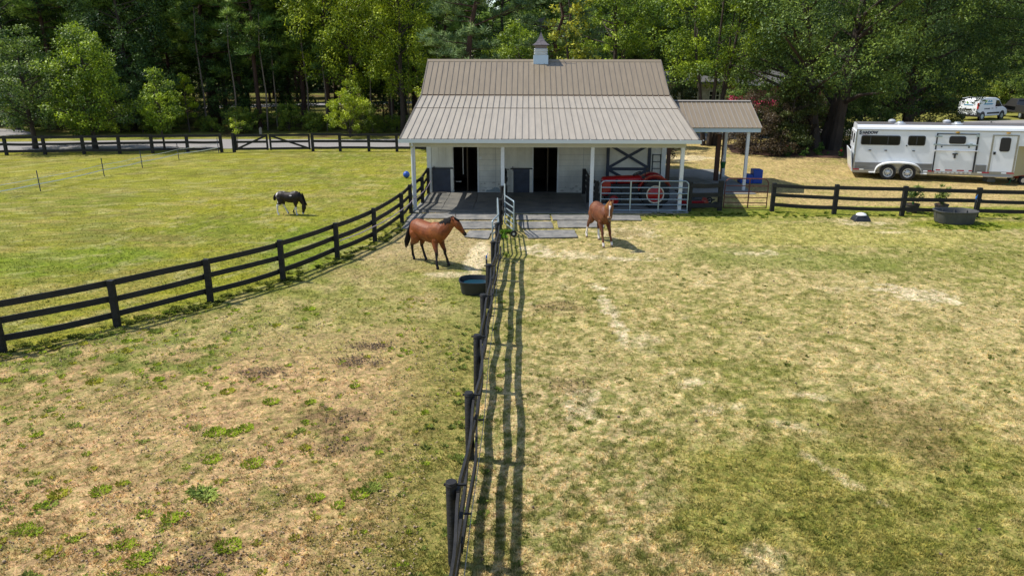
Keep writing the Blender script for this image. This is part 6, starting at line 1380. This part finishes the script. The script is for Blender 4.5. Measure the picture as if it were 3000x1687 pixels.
for k in range(160): pts.append((r.uniform(4.6, 19), r.uniform(28.3, 29.4), r.uniform(.03, .07), r.uniform(.03, .07), (.17, .24, .03)))
for k in range(40): pts.append((16.1 + r.uniform(-1.2, 1.2), 27.0 + r.normal(0, .35), r.uniform(.04, .09), r.uniform(.03, .07), (.18, .25, .025)))
tufts('grass_tufts', 'small green tufts in the dry right paddock', pts, 22, 47)
tufts('tall_grass_tuft', 'one tall pale green grass tuft standing alone in the bare near paddock', [(-4.48, 9.15,   .13, .09, (.40, .50, .14)), (-4.38, 9.05, .10, .08, (.46, .52, .14)), (-4.62, 9.22, .09, .08, (.38, .48, .12))], 26, 53, .022)
# clods and droppings
r = np.random.RandomState(51); oc = np.array([(1, 0, 0), (-1, 0, 0), (0, 1, 0), (0, -1, 0), (0, 0, .8), (0, 0, -.8)], float); of = np.array([(0, 2, 4), (2, 1, 4), (1, 3, 4), (3, 0, 4), (2, 0, 5), (1, 2, 5), (3, 1, 5), (0, 3, 5)])
P = []; Q = []; Cc = []
def clod(x_, y_, s, c): P.append((x_, y_, s * .25)); Q.append(s); Cc.append(c)
n = 0
while n < 6500:
    y_ = 6.2 + 10.5 * r.rand() ** 1.25; x_ = r.uniform(max(fence_x(y_), -.93 * y_), -1.3); f = fbm(np.array([x_]), np.array([y_]), 1.2, 421)[0]
    if f < .46: 
        n += .3; continue
    n += 1; b_ = r.uniform(.7, 1.25); clod(x_, y_, r.uniform(.006, .018) * (1 + .6 * (r.rand() < .05)), (.36 * b_, .26 * b_, .16 * b_))
for (cx_, cy_, rx, ry, m) in ((-3.2, 14.8, .5, .22, 150), (-3.35, 14.0, .5, .3, 190), (-5.1, 13.4, .4, .25, 110), (-3.9, 7.7, .4, .3, 130), (-3.1, 11.5, .5, .3, 70), (-2.9, 10.6, .4, .3, 60), (.9, 17.5, .5, .35, 50), (.85, 13.0, .4, .3, 40)):
    for k in range(m): clod(cx_ + r.normal(0, rx * .6), cy_ + r.normal(0, ry * .6), r.uniform(.008, .022), (.15, .105, .065))
for k in range(330): clod(r.uniform(-4.2, -1.4), r.uniform(21.2, 25.6), r.uniform(.008, .02), (.26, .2, .12))
for k in range(60): clod(r.uniform(-.5, 12), r.uniform(7, 20), r.uniform(.01, .03), (.12, .085, .06))
P = np.array(P); Q = np.array(Q); m = len(P); rot = r.uniform(.6, 1.4, (m, 6, 1)); V = P[:, None, :] + oc[None] * Q[:, None, None] * rot; F = (np.arange(m)[:, None, None] * 6 + of[None]).reshape(-1, 3)
tag(npmesh('dirt_clods', V.reshape(-1, 3), F, M['soil'], None, np.repeat(np.array(Cc), 6, 0)), 'loose dirt clods and droppings on the paddock ground', kind='stuff')
# straw scattered near the chestnut horse
r = np.random.RandomState(61); n = 1500; x = np.concatenate([r.normal(3.55, .42, 700), r.uniform(-4, 4, 800)]); y = np.concatenate([r.normal(25.5, .35, 700), r.uniform(22.8, 27.6, 800)]); a = r.uniform(0, 3.14, n); l_ = r.uniform(.03, .07, n); wv_ = .006
dx, dy = np.cos(a) * l_, np.sin(a) * l_; z = np.full(n, .012) + r.uniform(0, .015, n)
V = np.stack([np.stack([x - dx, y - dy, z], 1), np.stack([x + dy / l_ * wv_, y - dx / l_ * wv_, z + .004], 1), np.stack([x + dx, y + dy, z + .006], 1), np.stack([x - dy / l_ * wv_, y + dx / l_ * wv_, z + .01], 1)], 1).reshape(-1, 3)
tag(npmesh('straw', V, np.arange(4 * n).reshape(n, 4), M['grassblade'], None, C3((.52, .42, .20), 4 * n)), 'loose straw on the ground by the mats', kind='stuff')
